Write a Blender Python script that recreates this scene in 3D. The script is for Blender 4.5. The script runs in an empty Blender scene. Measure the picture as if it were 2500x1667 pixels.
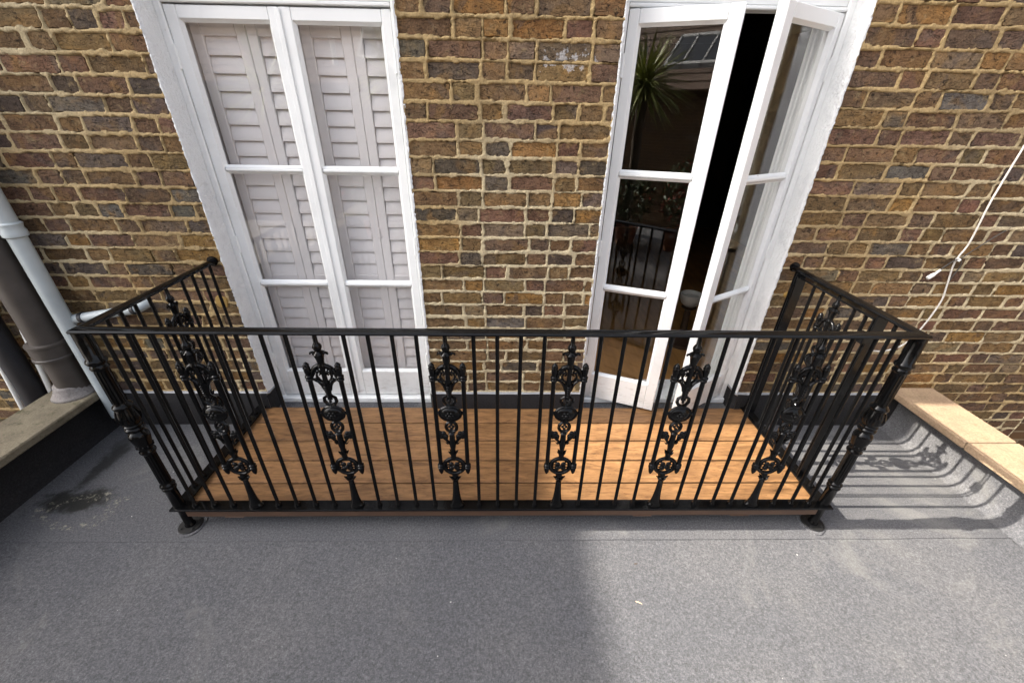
import bpy, math, random
import numpy as np
from mathutils import Vector, Matrix, noise
random.seed(7)
S = bpy.context.scene
COL = S.collection
R = math.radians

# ------------------------------------------------------------------ camera
cam_d = bpy.data.cameras.new('camera'); cam = bpy.data.objects.new('camera', cam_d); COL.objects.link(cam)
S.camera = cam
CAM = Vector((-0.0211, -2.079, 1.7863)); FPX = 986.678
_y, _p, _r = R(1.3885), R(29.3809), R(1.0153)
_fw = Vector((math.sin(_y)*math.cos(_p), math.cos(_y)*math.cos(_p), -math.sin(_p)))
_rt = Vector((math.cos(_y), -math.sin(_y), 0)); _up = _rt.cross(_fw)
RT = _rt*math.cos(_r) + _up*math.sin(_r); UP = -_rt*math.sin(_r) + _up*math.cos(_r); FW = _fw
cam.matrix_world = Matrix(((RT.x, UP.x, -FW.x, CAM.x), (RT.y, UP.y, -FW.y, CAM.y), (RT.z, UP.z, -FW.z, CAM.z), (0, 0, 0, 1)))
cam_d.sensor_width = 36; cam_d.lens = FPX/2500*36; cam_d.clip_start = 0.02; cam_d.clip_end = 500

# ------------------------------------------------------------------ sky and sun
SUN_EL = 41.5
sun_dir = Vector((math.cos(R(SUN_EL)), -0.004, -math.sin(R(SUN_EL))))     # the way the light travels
W = bpy.data.worlds.new('World'); S.world = W; W.use_nodes = True
wn = W.node_tree; sky = wn.nodes.new('ShaderNodeTexSky'); sky.sky_type = 'NISHITA'; sky.sun_disc = False
sky.sun_elevation = R(SUN_EL); sky.sun_rotation = R(-90); sky.air_density = 0.8; sky.dust_density = 5.0; sky.ozone_density = 0.4
bg = wn.nodes['Background']; bg.inputs['Strength'].default_value = 0.15
hs = wn.nodes.new('ShaderNodeHueSaturation'); hs.inputs['Saturation'].default_value = 0.42      # thin white haze over the blue
wn.links.new(sky.outputs[0], hs.inputs['Color']); wn.links.new(hs.outputs[0], bg.inputs[0])
sl = bpy.data.lights.new('sun', 'SUN'); sl.energy = 3.4; sl.angle = R(0.42); sl.color = (1.0, 0.93, 0.82)
so = bpy.data.objects.new('sun', sl); COL.objects.link(so)
so.rotation_euler = sun_dir.to_track_quat('-Z', 'Y').to_euler(); so.location = (-8, -2, 9)
S.view_settings.view_transform = 'Standard'; S.view_settings.look = 'None'; S.view_settings.gamma = 1
S.view_settings.exposure = 2.12
S.view_settings.use_curve_mapping = False
S.render.engine = 'CYCLES'
S.cycles.max_bounces = 10; S.cycles.transparent_max_bounces = 16; S.cycles.caustics_reflective = False; S.cycles.caustics_refractive = False

# ------------------------------------------------------------------ node helpers
class Mat:
    def __init__(s, name, rough=0.6, color=(0.5, 0.5, 0.5), spec=0.5, metal=0.0):
        s.m = bpy.data.materials.new(name); s.m.use_nodes = True; s.t = s.m.node_tree
        s.b = s.t.nodes['Principled BSDF']; s.out = s.t.nodes['Material Output']
        s.b.inputs['Base Color'].default_value = (*color, 1); s.b.inputs['Roughness'].default_value = rough
        s.b.inputs['Specular IOR Level'].default_value = spec; s.b.inputs['Metallic'].default_value = metal
        s._pos = None
    def n(s, typ, **kw):
        nd = s.t.nodes.new('ShaderNode' + typ)
        for k, v in kw.items(): setattr(nd, k, v)
        return nd
    def L(s, a, b): s.t.links.new(a, b)
    def val(s, sock, v):
        if hasattr(v, 'node') or isinstance(v, bpy.types.NodeSocket): s.L(v, sock)
        else: sock.default_value = v
    def pos(s, scale=(1, 1, 1), off=(0, 0, 0)):
        if s._pos is None: s._pos = s.n('NewGeometry').outputs['Position']
        mp = s.n('Mapping'); mp.inputs['Scale'].default_value = scale; mp.inputs['Location'].default_value = off
        s.L(s._pos, mp.inputs['Vector']); return mp.outputs[0]
    def noise(s, scale, detail=4, rough=0.55, vec=None, dist=0.0, out='Fac'):
        nd = s.n('TexNoise'); nd.inputs['Scale'].default_value = scale; nd.inputs['Detail'].default_value = detail
        nd.inputs['Roughness'].default_value = rough; nd.inputs['Distortion'].default_value = dist
        s.L(vec if vec is not None else s.pos(), nd.inputs['Vector']); return nd.outputs[out]
    def ramp(s, fac, stops):
        nd = s.n('ValToRGB'); cr = nd.color_ramp
        while len(cr.elements) < len(stops): cr.elements.new(0.5)
        for e, (p, c) in zip(cr.elements, stops):
            e.position = p; e.color = (*c, 1) if isinstance(c, tuple) else (c, c, c, 1)
        s.L(fac, nd.inputs[0]); return nd.outputs[0]
    def mix(s, fac, a, b, blend='MIX'):
        nd = s.n('Mix', data_type='RGBA', blend_type=blend)
        s.val(nd.inputs[0], fac)
        for i, v in ((6, a), (7, b)):
            if isinstance(v, tuple): nd.inputs[i].default_value = (*v, 1) if len(v) == 3 else v
            elif isinstance(v, (int, float)): nd.inputs[i].default_value = (v, v, v, 1)
            else: s.L(v, nd.inputs[i])
        return nd.outputs[2]
    def math(s, op, a, b=0.0, c=0.0, clamp=False):
        nd = s.n('Math', operation=op, use_clamp=clamp)
        s.val(nd.inputs[0], a); s.val(nd.inputs[1], b)
        if op in ('MULTIPLY_ADD', 'SMOOTHSTEP'): s.val(nd.inputs[2], c)
        return nd.outputs[0]
    def step(s, v, lo, hi):
        nd = s.n('MapRange', interpolation_type='SMOOTHSTEP'); s.L(v, nd.inputs[0])
        nd.inputs[1].default_value = lo; nd.inputs[2].default_value = hi; return nd.outputs[0]
    def blob(s, c, rad, namp=0.4, nscale=8):
        """1 inside an uneven patch round a place in the world"""
        mp = s.pos(tuple(1/r for r in rad), tuple(-a/r for a, r in zip(c, rad)))
        ln = s.n('VectorMath', operation='LENGTH'); s.L(mp, ln.inputs[0])
        d = s.math('ADD', ln.outputs['Value'], s.math('MULTIPLY', s.math('SUBTRACT', s.noise(nscale, 5, 0.65), 0.5), namp*4))
        return d
    def color(s, sock): s.val(s.b.inputs['Base Color'], sock)
    def bump(s, h, strength=0.5, dist=0.01):
        nd = s.n('Bump'); nd.inputs['Strength'].default_value = strength; nd.inputs['Distance'].default_value = dist
        s.L(h, nd.inputs['Height']); s.L(nd.outputs[0], s.b.inputs['Normal']); return nd

MATS = {}
def simple(name, color, rough=0.6, var=0.15, scale=12, bump=0.15, bscale=80, spec=0.5, metal=0.0, coat=0.0):
    k = Mat(name, rough, color, spec, metal)
    f = k.ramp(k.noise(scale, 5), [(0.25, 1-var), (0.75, 1+var*0.6)])
    k.color(k.mix(1.0, color, f, 'MULTIPLY'))
    if bump: k.bump(k.noise(bscale, 4), bump, 0.004)
    if coat: k.b.inputs['Coat Weight'].default_value = coat; k.b.inputs['Coat Roughness'].default_value = 0.08
    MATS[name] = k.m; return k

# brick: colour of each brick comes from the object (or, for the far bricks, from their own attribute)
MORTAR = (0.33, 0.245, 0.13)
k = Mat('brick', 0.9, spec=0.2)
oi = k.n('ObjectInfo'); at = k.n('Attribute', attribute_name='brick_tint')
base = k.mix(1.0, oi.outputs['Color'], at.outputs['Color'], 'ADD')
half = k.noise(7.5, 3, 0.5, dist=0.6)
base = k.mix(k.math('MULTIPLY', k.step(half, 0.55, 0.66), 0.55), base, (0.215, 0.128, 0.052))
base = k.mix(k.math('MULTIPLY', k.step(half, 0.42, 0.34), 0.5), base, (0.092, 0.073, 0.062))
kiln = k.ramp(k.noise(13, 3, 0.6), [(0.30, (0.66, 0.60, 0.58)), (0.5, (1, 1, 1)), (0.70, (1.30, 1.18, 0.95))])
base = k.mix(0.9, base, kiln, 'MULTIPLY')
streak = k.ramp(k.noise(1, 6, 0.75, k.pos((26, 26, 95)), 0.6), [(0.28, 0.40), (0.5, 1.0), (0.75, 1.35)])
base = k.mix(0.75, base, streak, 'MULTIPLY')
fine = k.ramp(k.noise(135, 5, 0.8), [(0.27, 0.28), (0.47, 0.95), (0.72, 1.55)])
base = k.mix(0.8, base, fine, 'MULTIPLY')
pits = k.step(k.noise(48, 4, 0.7), 0.40, 0.32)
base = k.mix(k.math('MULTIPLY', pits, 0.8), base, (0.020, 0.015, 0.012))
crack = k.step(k.math('ABSOLUTE', k.math('SUBTRACT', k.noise(1, 3, 0.6, k.pos((11, 11, 30)), 0.9), 0.5)), 0.012, 0.002)
base = k.mix(k.math('MULTIPLY', crack, 0.42), base, (0.022, 0.016, 0.012))
smear = k.step(k.noise(21, 6, 0.78), 0.54, 0.69)
base = k.mix(k.math('MULTIPLY', smear, 0.55), base, MORTAR)
wt = k.step(k.blob((0.24, 0.0, 1.985), (0.13, 1.0, 0.050), 1.1, 30), 0.52, 0.36)
base = k.mix(k.math('MULTIPLY', wt, 0.5), base, (0.66, 0.66, 0.68))
k.color(base)
h = k.math('ADD', k.noise(38, 6, 0.7), k.math('MULTIPLY', k.noise(190, 4, 0.7), 0.5))
h = k.math('SUBTRACT', h, k.math('MULTIPLY', k.math('ADD', pits, crack), 0.7))
k.bump(h, 0.9, 0.011); MATS['brick'] = k.m

k = Mat('mortar', 0.95, spec=0.1)
mc = k.mix(k.step(k.noise(2.1, 3), 0.4, 0.62), (0.405, 0.290, 0.142), (0.315, 0.230, 0.118))
mc = k.mix(k.step(k.noise(0.55, 2, vec=k.pos((1, 1, 1), (3.1, 0, 0))), 0.48, 0.62), mc, (0.49, 0.41, 0.265))
mc = k.mix(0.75, mc, k.ramp(k.noise(130, 5, 0.75), [(0.25, 0.42), (0.5, 1.0), (0.8, 1.32)]), 'MULTIPLY')
mc = k.mix(k.math('MULTIPLY', k.step(k.noise(24, 5, 0.75), 0.40, 0.31), 0.5), mc, (0.13, 0.10, 0.065))
k.color(mc); k.bump(k.math('ADD', k.noise(60, 6, 0.7), k.math('MULTIPLY', k.noise(260, 3, 0.7), 0.4)), 0.9, 0.008)
MATS['mortar'] = k.m

# white paint on the doors, rough white render of the reveals
k = Mat('white_paint', 0.38, spec=0.45)
c = k.mix(k.step(k.noise(3.5, 5, 0.6), 0.45, 0.75), (0.80, 0.81, 0.80), (0.70, 0.71, 0.70))
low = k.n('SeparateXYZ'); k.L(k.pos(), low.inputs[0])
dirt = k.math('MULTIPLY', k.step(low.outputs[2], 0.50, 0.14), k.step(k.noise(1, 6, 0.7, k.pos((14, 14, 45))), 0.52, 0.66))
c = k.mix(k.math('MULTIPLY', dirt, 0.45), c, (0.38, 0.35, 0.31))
chip = k.step(k.noise(19, 6, 0.65), 0.715, 0.74)
c = k.mix(chip, c, (0.42, 0.36, 0.29))
k.color(c); k.bump(k.math('ADD', k.noise(1, 3, vec=k.pos((60, 60, 9))), k.math('MULTIPLY', dirt, -0.8)), 0.18, 0.004); MATS['white_paint'] = k.m
k = Mat('white_render', 0.7, spec=0.3)
k.color(k.mix(k.step(k.noise(9, 5, 0.65), 0.5, 0.75), (0.78, 0.79, 0.79), (0.66, 0.67, 0.68)))
k.bump(k.noise(75, 4, 0.6), 0.9, 0.012); MATS['white_render'] = k.m
simple('white_lining', (0.70, 0.71, 0.69), 0.45, 0.08, 5, 0.1, 40)
simple('shutter_paint', (0.75, 0.71, 0.70), 0.42, 0.06, 4, 0.08, 60)
simple('head_paint', (0.78, 0.79, 0.78), 0.42, 0.08, 6, 0.2, 35)

# mineral felt
def felt(name, c1, c2, stains=False):
    k = Mat(name, 0.85, spec=0.25)
    g = k.noise(115, 4, 0.85); g2 = k.noise(330, 2, 0.7)
    c = k.mix(k.step(k.noise(1.3, 4), 0.35, 0.7), c1, c2)
    c = k.mix(0.9, c, k.ramp(g, [(0.30, 0.42), (0.5, 0.93), (0.68, 1.75)]), 'MULTIPLY')
    c = k.mix(0.6, c, k.ramp(g2, [(0.3, 0.55), (0.5, 1.0), (0.72, 1.6)]), 'MULTIPLY')
    if stains:
        for ctr, rad, lo, hi, col, amt in (((-2.24, -0.62, 0), (0.19, 0.085, 1), 1.25, 0.45, (0.014, 0.014, 0.012), 0.95),
                                           ((-2.30, -0.38, 0), (0.055, 0.22, 1), 1.25, 0.4, (0.022, 0.022, 0.020), 0.85),
                                           ((-2.34, -0.15, 0), (0.06, 0.16, 1), 1.1, 0.5, (0.035, 0.035, 0.035), 0.6)):
            c = k.mix(k.math('MULTIPLY', k.step(k.blob(ctr, rad, 0.65, 10), lo, hi), amt), c, col)
        rim = k.blob((-2.16, -0.68, 0), (0.17, 0.085, 1), 0.55, 11)
        ring = k.math('MULTIPLY', k.step(rim, 0.75, 0.98), k.step(rim, 1.35, 1.02))
        ring = k.math('MULTIPLY', ring, k.step(k.noise(48, 4, 0.8), 0.50, 0.62))
        c = k.mix(k.math('MULTIPLY', ring, 0.75), c, (0.30, 0.28, 0.22))
        tide = k.step(k.noise(1.3, 6, 0.7, dist=0.9), 0.54, 0.68)
        c = k.mix(k.math('MULTIPLY', tide, 0.42), c, (0.19, 0.185, 0.175))
        fleck = k.step(k.noise(36, 2, 0.5), 0.775, 0.80)
        c = k.mix(fleck, c, (0.45, 0.44, 0.42))
    k.color(c); k.bump(k.math('ADD', g, g2), 0.7, 0.004); MATS[name] = k.m
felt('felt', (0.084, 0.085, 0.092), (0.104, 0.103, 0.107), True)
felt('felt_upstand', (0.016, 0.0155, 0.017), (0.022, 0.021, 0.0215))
simple('lead', (0.27, 0.275, 0.285), 0.5, 0.2, 9, 0.2, 30)

# deck boards
k = Mat('deck_board', 0.45, spec=0.4)
oi = k.n('ObjectInfo'); off = k.n('CombineXYZ'); k.L(k.math('MULTIPLY', oi.outputs['Random'], 40), off.inputs[0])
ad = k.n('VectorMath', operation='ADD'); k.L(k.pos(), ad.inputs[0]); k.L(off.outputs[0], ad.inputs[1])
def dv(sc):
    mp = k.n('Mapping'); mp.inputs['Scale'].default_value = sc; k.L(ad.outputs[0], mp.inputs[0]); return mp.outputs[0]
grain = k.noise(1, 7, 0.68, dv((5.0, 30, 10)), 1.6)
c = k.ramp(grain, [(0.27, (0.052, 0.025, 0.011)), (0.42, (0.158, 0.081, 0.034)), (0.57, (0.242, 0.127, 0.054)), (0.8, (0.345, 0.196, 0.088))])
ticks = k.step(k.noise(1, 4, 0.7, dv((22, 110, 10)), 0.8), 0.43, 0.33)
c = k.mix(k.math('MULTIPLY', ticks, 0.7), c, (0.085, 0.034, 0.013))
c = k.mix(0.8, c, k.ramp(k.noise(2.4, 3, vec=dv((1, 4, 1))), [(0.3, 0.8), (0.7, 1.15)]), 'MULTIPLY')
c = k.mix(0.5, c, k.ramp(oi.outputs['Random'], [(0.0, 0.86), (1.0, 1.1)]), 'MULTIPLY')
k.color(c); k.bump(grain, 0.25, 0.003); MATS['deck_board'] = k.m
simple('deck_fascia', (0.085, 0.046, 0.028), 0.55, 0.25, 8, 0.2, 60)
simple('packer_wood', (0.55, 0.42, 0.26), 0.7, 0.15, 20, 0.1, 60)

# gloss black ironwork
k = Mat('black_iron', 0.20, spec=0.17)
k.color(k.mix(k.step(k.noise(30, 4), 0.5, 0.8), (0.0030, 0.0030, 0.0032), (0.0055, 0.0054, 0.0052)))
k.val(k.b.inputs['Roughness'], k.ramp(k.noise(18, 4), [(0.3, 0.05), (0.7, 0.14)])); k.bump(k.noise(90, 3), 0.06, 0.003); MATS['black_iron'] = k.m

simple('dull_iron', (0.010, 0.010, 0.010), 0.5, 0.3, 20, 0.2, 60, spec=0.3)
# stone
def stone(name, a, b, dark, amt):
    k = Mat(name, 0.9, spec=0.2)
    c = k.mix(k.step(k.noise(7, 6, 0.7), 0.35, 0.65), a, b)
    c = k.mix(0.7, c, k.ramp(k.noise(90, 5, 0.75), [(0.28, 0.5), (0.5, 1.0), (0.75, 1.3)]), 'MULTIPLY')
    c = k.mix(k.math('MULTIPLY', k.step(k.noise(13, 6, 0.75), 0.52, 0.66), amt), c, dark)
    k.color(c); k.bump(k.noise(60, 6, 0.7), 0.6, 0.008); MATS[name] = k.m
stone('coping_stone', (0.325, 0.235, 0.150), (0.27, 0.188, 0.124), (0.18, 0.135, 0.080), 0.55)
stone('mossy_stone', (0.20, 0.172, 0.122), (0.15, 0.128, 0.09), (0.07, 0.068, 0.035), 0.8)
stone('cement', (0.27, 0.25, 0.235), (0.21, 0.19, 0.18), (0.1, 0.095, 0.085), 0.5)
simple('grey_pipe_paint', (0.42, 0.465, 0.475), 0.42, 0.15, 6, 0.15, 25)
simple('soil_pipe_paint', (0.060, 0.050, 0.043), 0.5, 0.3, 9, 0.3, 30)
simple('black_plastic', (0.012, 0.013, 0.018), 0.5, 0.4, 12, 0.2, 40)
simple('white_plastic', (0.74, 0.75, 0.72), 0.4, 0.1, 9, 0.0)
simple('cable_plastic', (0.56, 0.54, 0.50), 0.5, 0.15, 30, 0.0)
simple('dark_wire', (0.05, 0.045, 0.04), 0.6, 0.2, 20, 0.0)
simple('ochre_plug', (0.30, 0.185, 0.045), 0.8, 0.2, 40, 0.3, 90)

# thin window glass: mostly clear, mirrors by Fresnel
k = Mat('glass', 0.0)
gi = k.n('NewGeometry'); dp_ = k.n('VectorMath', operation='DOT_PRODUCT'); k.L(gi.outputs['Normal'], dp_.inputs[0]); k.L(gi.outputs['Incoming'], dp_.inputs[1])
fz = k.math('MULTIPLY_ADD', k.math('POWER', k.math('SUBTRACT', 1.0, k.math('ABSOLUTE', dp_.outputs['Value'])), 5.0), 0.955, 0.045)
tr = k.n('BsdfTransparent'); tr.inputs[0].default_value = (0.99, 0.992, 0.99, 1)
gl = k.n('BsdfGlossy'); gl.inputs['Roughness'].default_value = 0.012; gl.inputs[0].default_value = (1, 1, 1, 1)
df = k.n('BsdfDiffuse'); df.inputs[0].default_value = (0.6, 0.6, 0.57, 1)
mx = k.n('MixShader'); k.L(fz, mx.inputs[0]); k.L(tr.outputs[0], mx.inputs[1]); k.L(gl.outputs[0], mx.inputs[2])
mx2 = k.n('MixShader'); k.L(k.math('MULTIPLY', k.step(k.noise(26, 6, 0.75), 0.56, 0.76), 0.014), mx2.inputs[0])
k.L(mx.outputs[0], mx2.inputs[1]); k.L(df.outputs[0], mx2.inputs[2]); k.L(mx2.outputs[0], k.out.inputs[0]); MATS['glass'] = k.m

# room and the garden behind the camera
k = Mat('parquet', 0.35, spec=0.5)
k.color(k.ramp(k.noise(1, 5, 0.6, k.pos((14, 2.2, 1))), [(0.3, (0.30, 0.145, 0.042)), (0.7, (0.52, 0.27, 0.085))])); MATS['parquet'] = k.m
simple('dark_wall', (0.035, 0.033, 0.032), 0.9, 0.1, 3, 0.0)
simple('cream_glass', (0.40, 0.38, 0.33), 0.4, 0.05, 4, 0.0)
simple('dark_wood', (0.05, 0.03, 0.018), 0.4, 0.3, 8, 0.1)
k = Mat('brickwork', 0.9, spec=0.15)
bt = k.n('TexBrick'); bt.inputs['Scale'].default_value = 1.0; bt.inputs['Brick Width'].default_value = 0.225; bt.inputs['Row Height'].default_value = 0.075
bt.inputs['Mortar Size'].default_value = 0.006; bt.inputs['Color1'].default_value = (0.13, 0.075, 0.034, 1); bt.inputs['Color2'].default_value = (0.08, 0.05, 0.034, 1); bt.inputs['Mortar'].default_value = (0.22, 0.18, 0.12, 1)
sx = k.n('SeparateXYZ'); k.L(k.pos(), sx.inputs[0]); cb = k.n('CombineXYZ')
k.L(k.math('ADD', sx.outputs[0], sx.outputs[1]), cb.inputs[0]); k.L(sx.outputs[2], cb.inputs[1]); k.L(cb.outputs[0], bt.inputs['Vector'])
k.color(k.mix(0.6, bt.outputs[0], k.ramp(k.noise(6, 4), [(0.3, 0.7), (0.7, 1.2)]), 'MULTIPLY')); MATS['brickwork'] = k.m
simple('roof_tile', (0.13, 0.085, 0.06), 0.85, 0.35, 6, 0.3, 20)
simple('leaf_green', (0.30, 0.33, 0.09), 0.5, 0.4, 9, 0.0)
simple('leaf_dark', (0.045, 0.085, 0.022), 0.5, 0.4, 9, 0.0)
simple('flower_red', (0.45, 0.05, 0.02), 0.6, 0.3, 20, 0.0)
simple('bark', (0.12, 0.09, 0.065), 0.9, 0.3, 14, 0.5, 30)
simple('terracotta', (0.32, 0.13, 0.07), 0.8, 0.2, 9, 0.2, 40)
simple('paving', (0.22, 0.20, 0.18), 0.9, 0.25, 2, 0.2, 20)
simple('white_frame', (0.42, 0.42, 0.41), 0.5, 0.1, 5, 0.0)
simple('dark_glass', (0.02, 0.024, 0.03), 0.08, 0.1, 2, 0.0)

# ------------------------------------------------------------------ mesh helpers
ORG = {}
def reg(o, parent, origin):
    COL.objects.link(o); ORG[o.name] = Vector(origin)
    if parent is not None:
        o.parent = parent; o.location = Vector(origin) - ORG[parent.name]
    else: o.location = origin
    return o
def tag(o, label=None, cat=None, group=None, kind=None):
    for kk, v in (('label', label), ('category', cat), ('group', group), ('kind', kind)):
        if v: o[kk] = v
    return o
def empty(name, loc, label=None, cat=None, group=None, parent=None):
    o = bpy.data.objects.new(name, None); o.empty_display_size = 0.1
    reg(o, parent, loc); return tag(o, label, cat, group)

class MB:
    def __init__(s): s.v = []; s.f = []
    def add(s, vs, fs):
        b = len(s.v); s.v += [tuple(v) for v in vs]; s.f += [tuple(i+b for i in f) for f in fs]; return s
    def box(s, x0, x1, y0, y1, z0, z1):
        return s.add([(x, y, z) for z in (z0, z1) for y in (y0, y1) for x in (x0, x1)],
                     [(0, 2, 3, 1), (4, 5, 7, 6), (0, 1, 5, 4), (2, 6, 7, 3), (0, 4, 6, 2), (1, 3, 7, 5)])
    def cbox(s, x0, x1, y0, y1, z0, z1, c=0.003):
        """box with chamfered edges"""
        lo = (x0, y0, z0); hi = (x1, y1, z1); vs = []; idx = {}
        for sx in (0, 1):
            for sy in (0, 1):
                for sz in (0, 1):
                    sg = (sx, sy, sz)
                    for ax in range(3):
                        p = [hi[i]-c if sg[i] else lo[i]+c for i in range(3)]; p[ax] = hi[ax] if sg[ax] else lo[ax]
                        idx[(sg, ax)] = len(vs); vs.append(tuple(p))
        fs = []
        for ax in range(3):
            a, b = [i for i in range(3) if i != ax]
            for sd in (0, 1):
                ring = []
                for u, w in ((0, 0), (1, 0), (1, 1), (0, 1)):
                    g = [0, 0, 0]; g[ax] = sd; g[a] = u; g[b] = w; ring.append(idx[(tuple(g), ax)])
                fs.append(ring if (sd == 1) == (ax != 1) else ring[::-1])
        for ax in range(3):
            a, b = [i for i in range(3) if i != ax]
            for u in (0, 1):
                for w in (0, 1):
                    g0 = [0, 0, 0]; g0[a] = u; g0[b] = w; g1 = list(g0); g1[ax] = 1
                    g0 = tuple(g0); g1 = tuple(g1)
                    fs.append([idx[(g0, a)], idx[(g1, a)], idx[(g1, b)], idx[(g0, b)]])
        for sx in (0, 1):
            for sy in (0, 1):
                for sz in (0, 1):
                    fs.append([idx[((sx, sy, sz), i)] for i in range(3)])
        return s.add(vs, fs)
    def lathe(s, prof, c=(0, 0, 0), n=16, flute=0, sx=1.0, sy=1.0):
        vs = []; fs = []
        for (r, z) in prof:
            for i in range(n):
                a = 2*math.pi*i/n; vs.append((c[0]+r*sx*math.cos(a), c[1]+r*sy*math.sin(a), c[2]+z))
        m = len(prof)
        for j in range(m-1):
            for i in range(n):
                i2 = (i+1) % n; fs.append((j*n+i, j*n+i2, (j+1)*n+i2, (j+1)*n+i))
        fs.append(tuple(range(n))[::-1]); fs.append(tuple((m-1)*n+i for i in range(n)))
        return s.add(vs, fs)
    def tube(s, pts, rad, n=8, caps=True):
        pts = [Vector(p) for p in pts]; m = len(pts)
        rads = rad if isinstance(rad, (list, tuple)) else [rad]*m
        vs = []; fs = []; prev = None
        for j in range(m):
            t = (pts[min(j+1, m-1)] - pts[max(j-1, 0)]).normalized()
            if prev is None:
                a = Vector((0, 0, 1)) if abs(t.z) < 0.9 else Vector((1, 0, 0)); u = t.cross(a).normalized()
            else:
                u = (prev - t*prev.dot(t)).normalized()
            prev = u; w = t.cross(u)
            for i in range(n):
                an = 2*math.pi*i/n; vs.append(pts[j] + (u*math.cos(an) + w*math.sin(an))*rads[j])
        for j in range(m-1):
            for i in range(n):
                i2 = (i+1) % n; fs.append((j*n+i, j*n+i2, (j+1)*n+i2, (j+1)*n+i))
        if caps: fs.append(tuple(range(n))[::-1]); fs.append(tuple((m-1)*n+i for i in range(n)))
        return s.add(vs, fs)
    def ring(s, c, rad, r, a0=0, a1=360, n=20, k=6, sz=1.0):
        """a torus arc that stands in the xz plane"""
        full = abs(a1-a0) >= 359.9; cnt = n if full else n+1
        pts = [(c[0]+rad*math.cos(R(a0+(a1-a0)*i/n)), c[1], c[2]+rad*sz*math.sin(R(a0+(a1-a0)*i/n))) for i in range(n+1)]
        return s.tube(pts, r, k, not full)
    def ball(s, c, rx, ry=None, rz=None, n=10, m=6):
        ry = ry or rx; rz = rz or rx
        prof = [(math.sin(math.pi*j/m), -math.cos(math.pi*j/m)) for j in range(m+1)]
        vs = []; fs = []
        for (r, z) in prof:
            for i in range(n):
                a = 2*math.pi*i/n; vs.append((c[0]+max(r, 1e-3)*rx*math.cos(a), c[1]+max(r, 1e-3)*ry*math.sin(a), c[2]+z*rz))
        for j in range(m):
            for i in range(n):
                i2 = (i+1) % n; fs.append((j*n+i, j*n+i2, (j+1)*n+i2, (j+1)*n+i))
        return s.add(vs, fs)
    def mesh(s, name, mat, smooth=False, org=(0, 0, 0), angle=None):
        me = bpy.data.meshes.new(name); ox, oy, oz = org
        me.from_pydata([(x-ox, y-oy, z-oz) for x, y, z in s.v], [], s.f); me.materials.append(MATS[mat])
        if smooth:
            me.polygons.foreach_set('use_smooth', [True]*len(me.polygons))
            me.update()
            if angle: me.set_sharp_from_angle(angle=R(angle))
        me.update(); return me
    def build(s, name, mat, parent=None, origin=None, smooth=False, angle=40):
        if origin is None: origin = ORG[parent.name] if parent is not None else (0, 0, 0)
        o = bpy.data.objects.new(name, s.mesh(name, mat, smooth, origin, angle)); return reg(o, parent, origin)

def inst(me, name, parent, origin, rotz=0, scale=None):
    o = bpy.data.objects.new(name, me); reg(o, parent, origin); o.rotation_euler.z = rotz
    if scale: o.scale = scale
    return o

# ------------------------------------------------------------------ the setting: flat roof, garden ground
SEAM = -0.853
def sheet(y0, y1, z, name, dx=0.06):
    nx = 60; ny = max(2, int(abs(y1-y0)/0.06)); mb = MB(); vs = []
    for j in range(ny+1):
        for i in range(nx+1):
            x = -2.56+5.12*i/nx; y = y0+(y1-y0)*j/ny
            if j == ny and y1 < -0.5 or j == 0 and y0 == SEAM: y += 0.003*noise.noise(Vector((x*3, 7, 0)))
            vs.append((x, y, z + 0.0012*noise.noise(Vector((x*1.6, y*1.6, 3)))))
    fs = [(j*(nx+1)+i, (j+1)*(nx+1)+i, (j+1)*(nx+1)+i+1, j*(nx+1)+i+1) for j in range(ny) for i in range(nx)]
    mb.add(vs, fs); o = mb.build(name, 'felt', None, (0, 0, 0)); tag(o, kind='structure'); return o
sheet(0.03, SEAM, 0.0, 'flat_roof')
sheet(SEAM, -5.2, -0.0045, 'flat_roof')
o = S.objects['flat_roof']
lip = MB()
for i in range(60):
    xa, xb = -2.56+5.12*i/60, -2.56+5.12*(i+1)/60
    ya, yb = (SEAM+0.003*noise.noise(Vector((x*3, 7, 0))) for x in (xa, xb)); za, zb = (0.0012*noise.noise(Vector((x*1.6, SEAM*1.6, 3))) for x in (xa, xb))
    lip.add([(xa, ya, za), (xb, yb, zb), (xb, yb-0.0012, zb-0.0085), (xa, ya-0.0012, za-0.0085)], [(0, 1, 2, 3)])
lp = lip.build('lap_edge', 'felt', o)
g = MB().add([(-250, -250, -0.9), (250, -250, -0.9), (250, 250, -0.9), (-250, 250, -0.9)], [(0, 1, 2, 3)]).build('ground', 'paving'); tag(g, kind='structure')

# ------------------------------------------------------------------ the house
Z0 = 0.254; CO = 0.075
E1L, E1R, E2L, E2R = -1.494, -0.468, 0.467, 1.478
HEAD = 2.44
house = empty('house', (0, 0, 0), 'stock brick house wall with two tall white french windows', 'house')

XL, XR, ZT = -3.6, 3.5, 2.66
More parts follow.
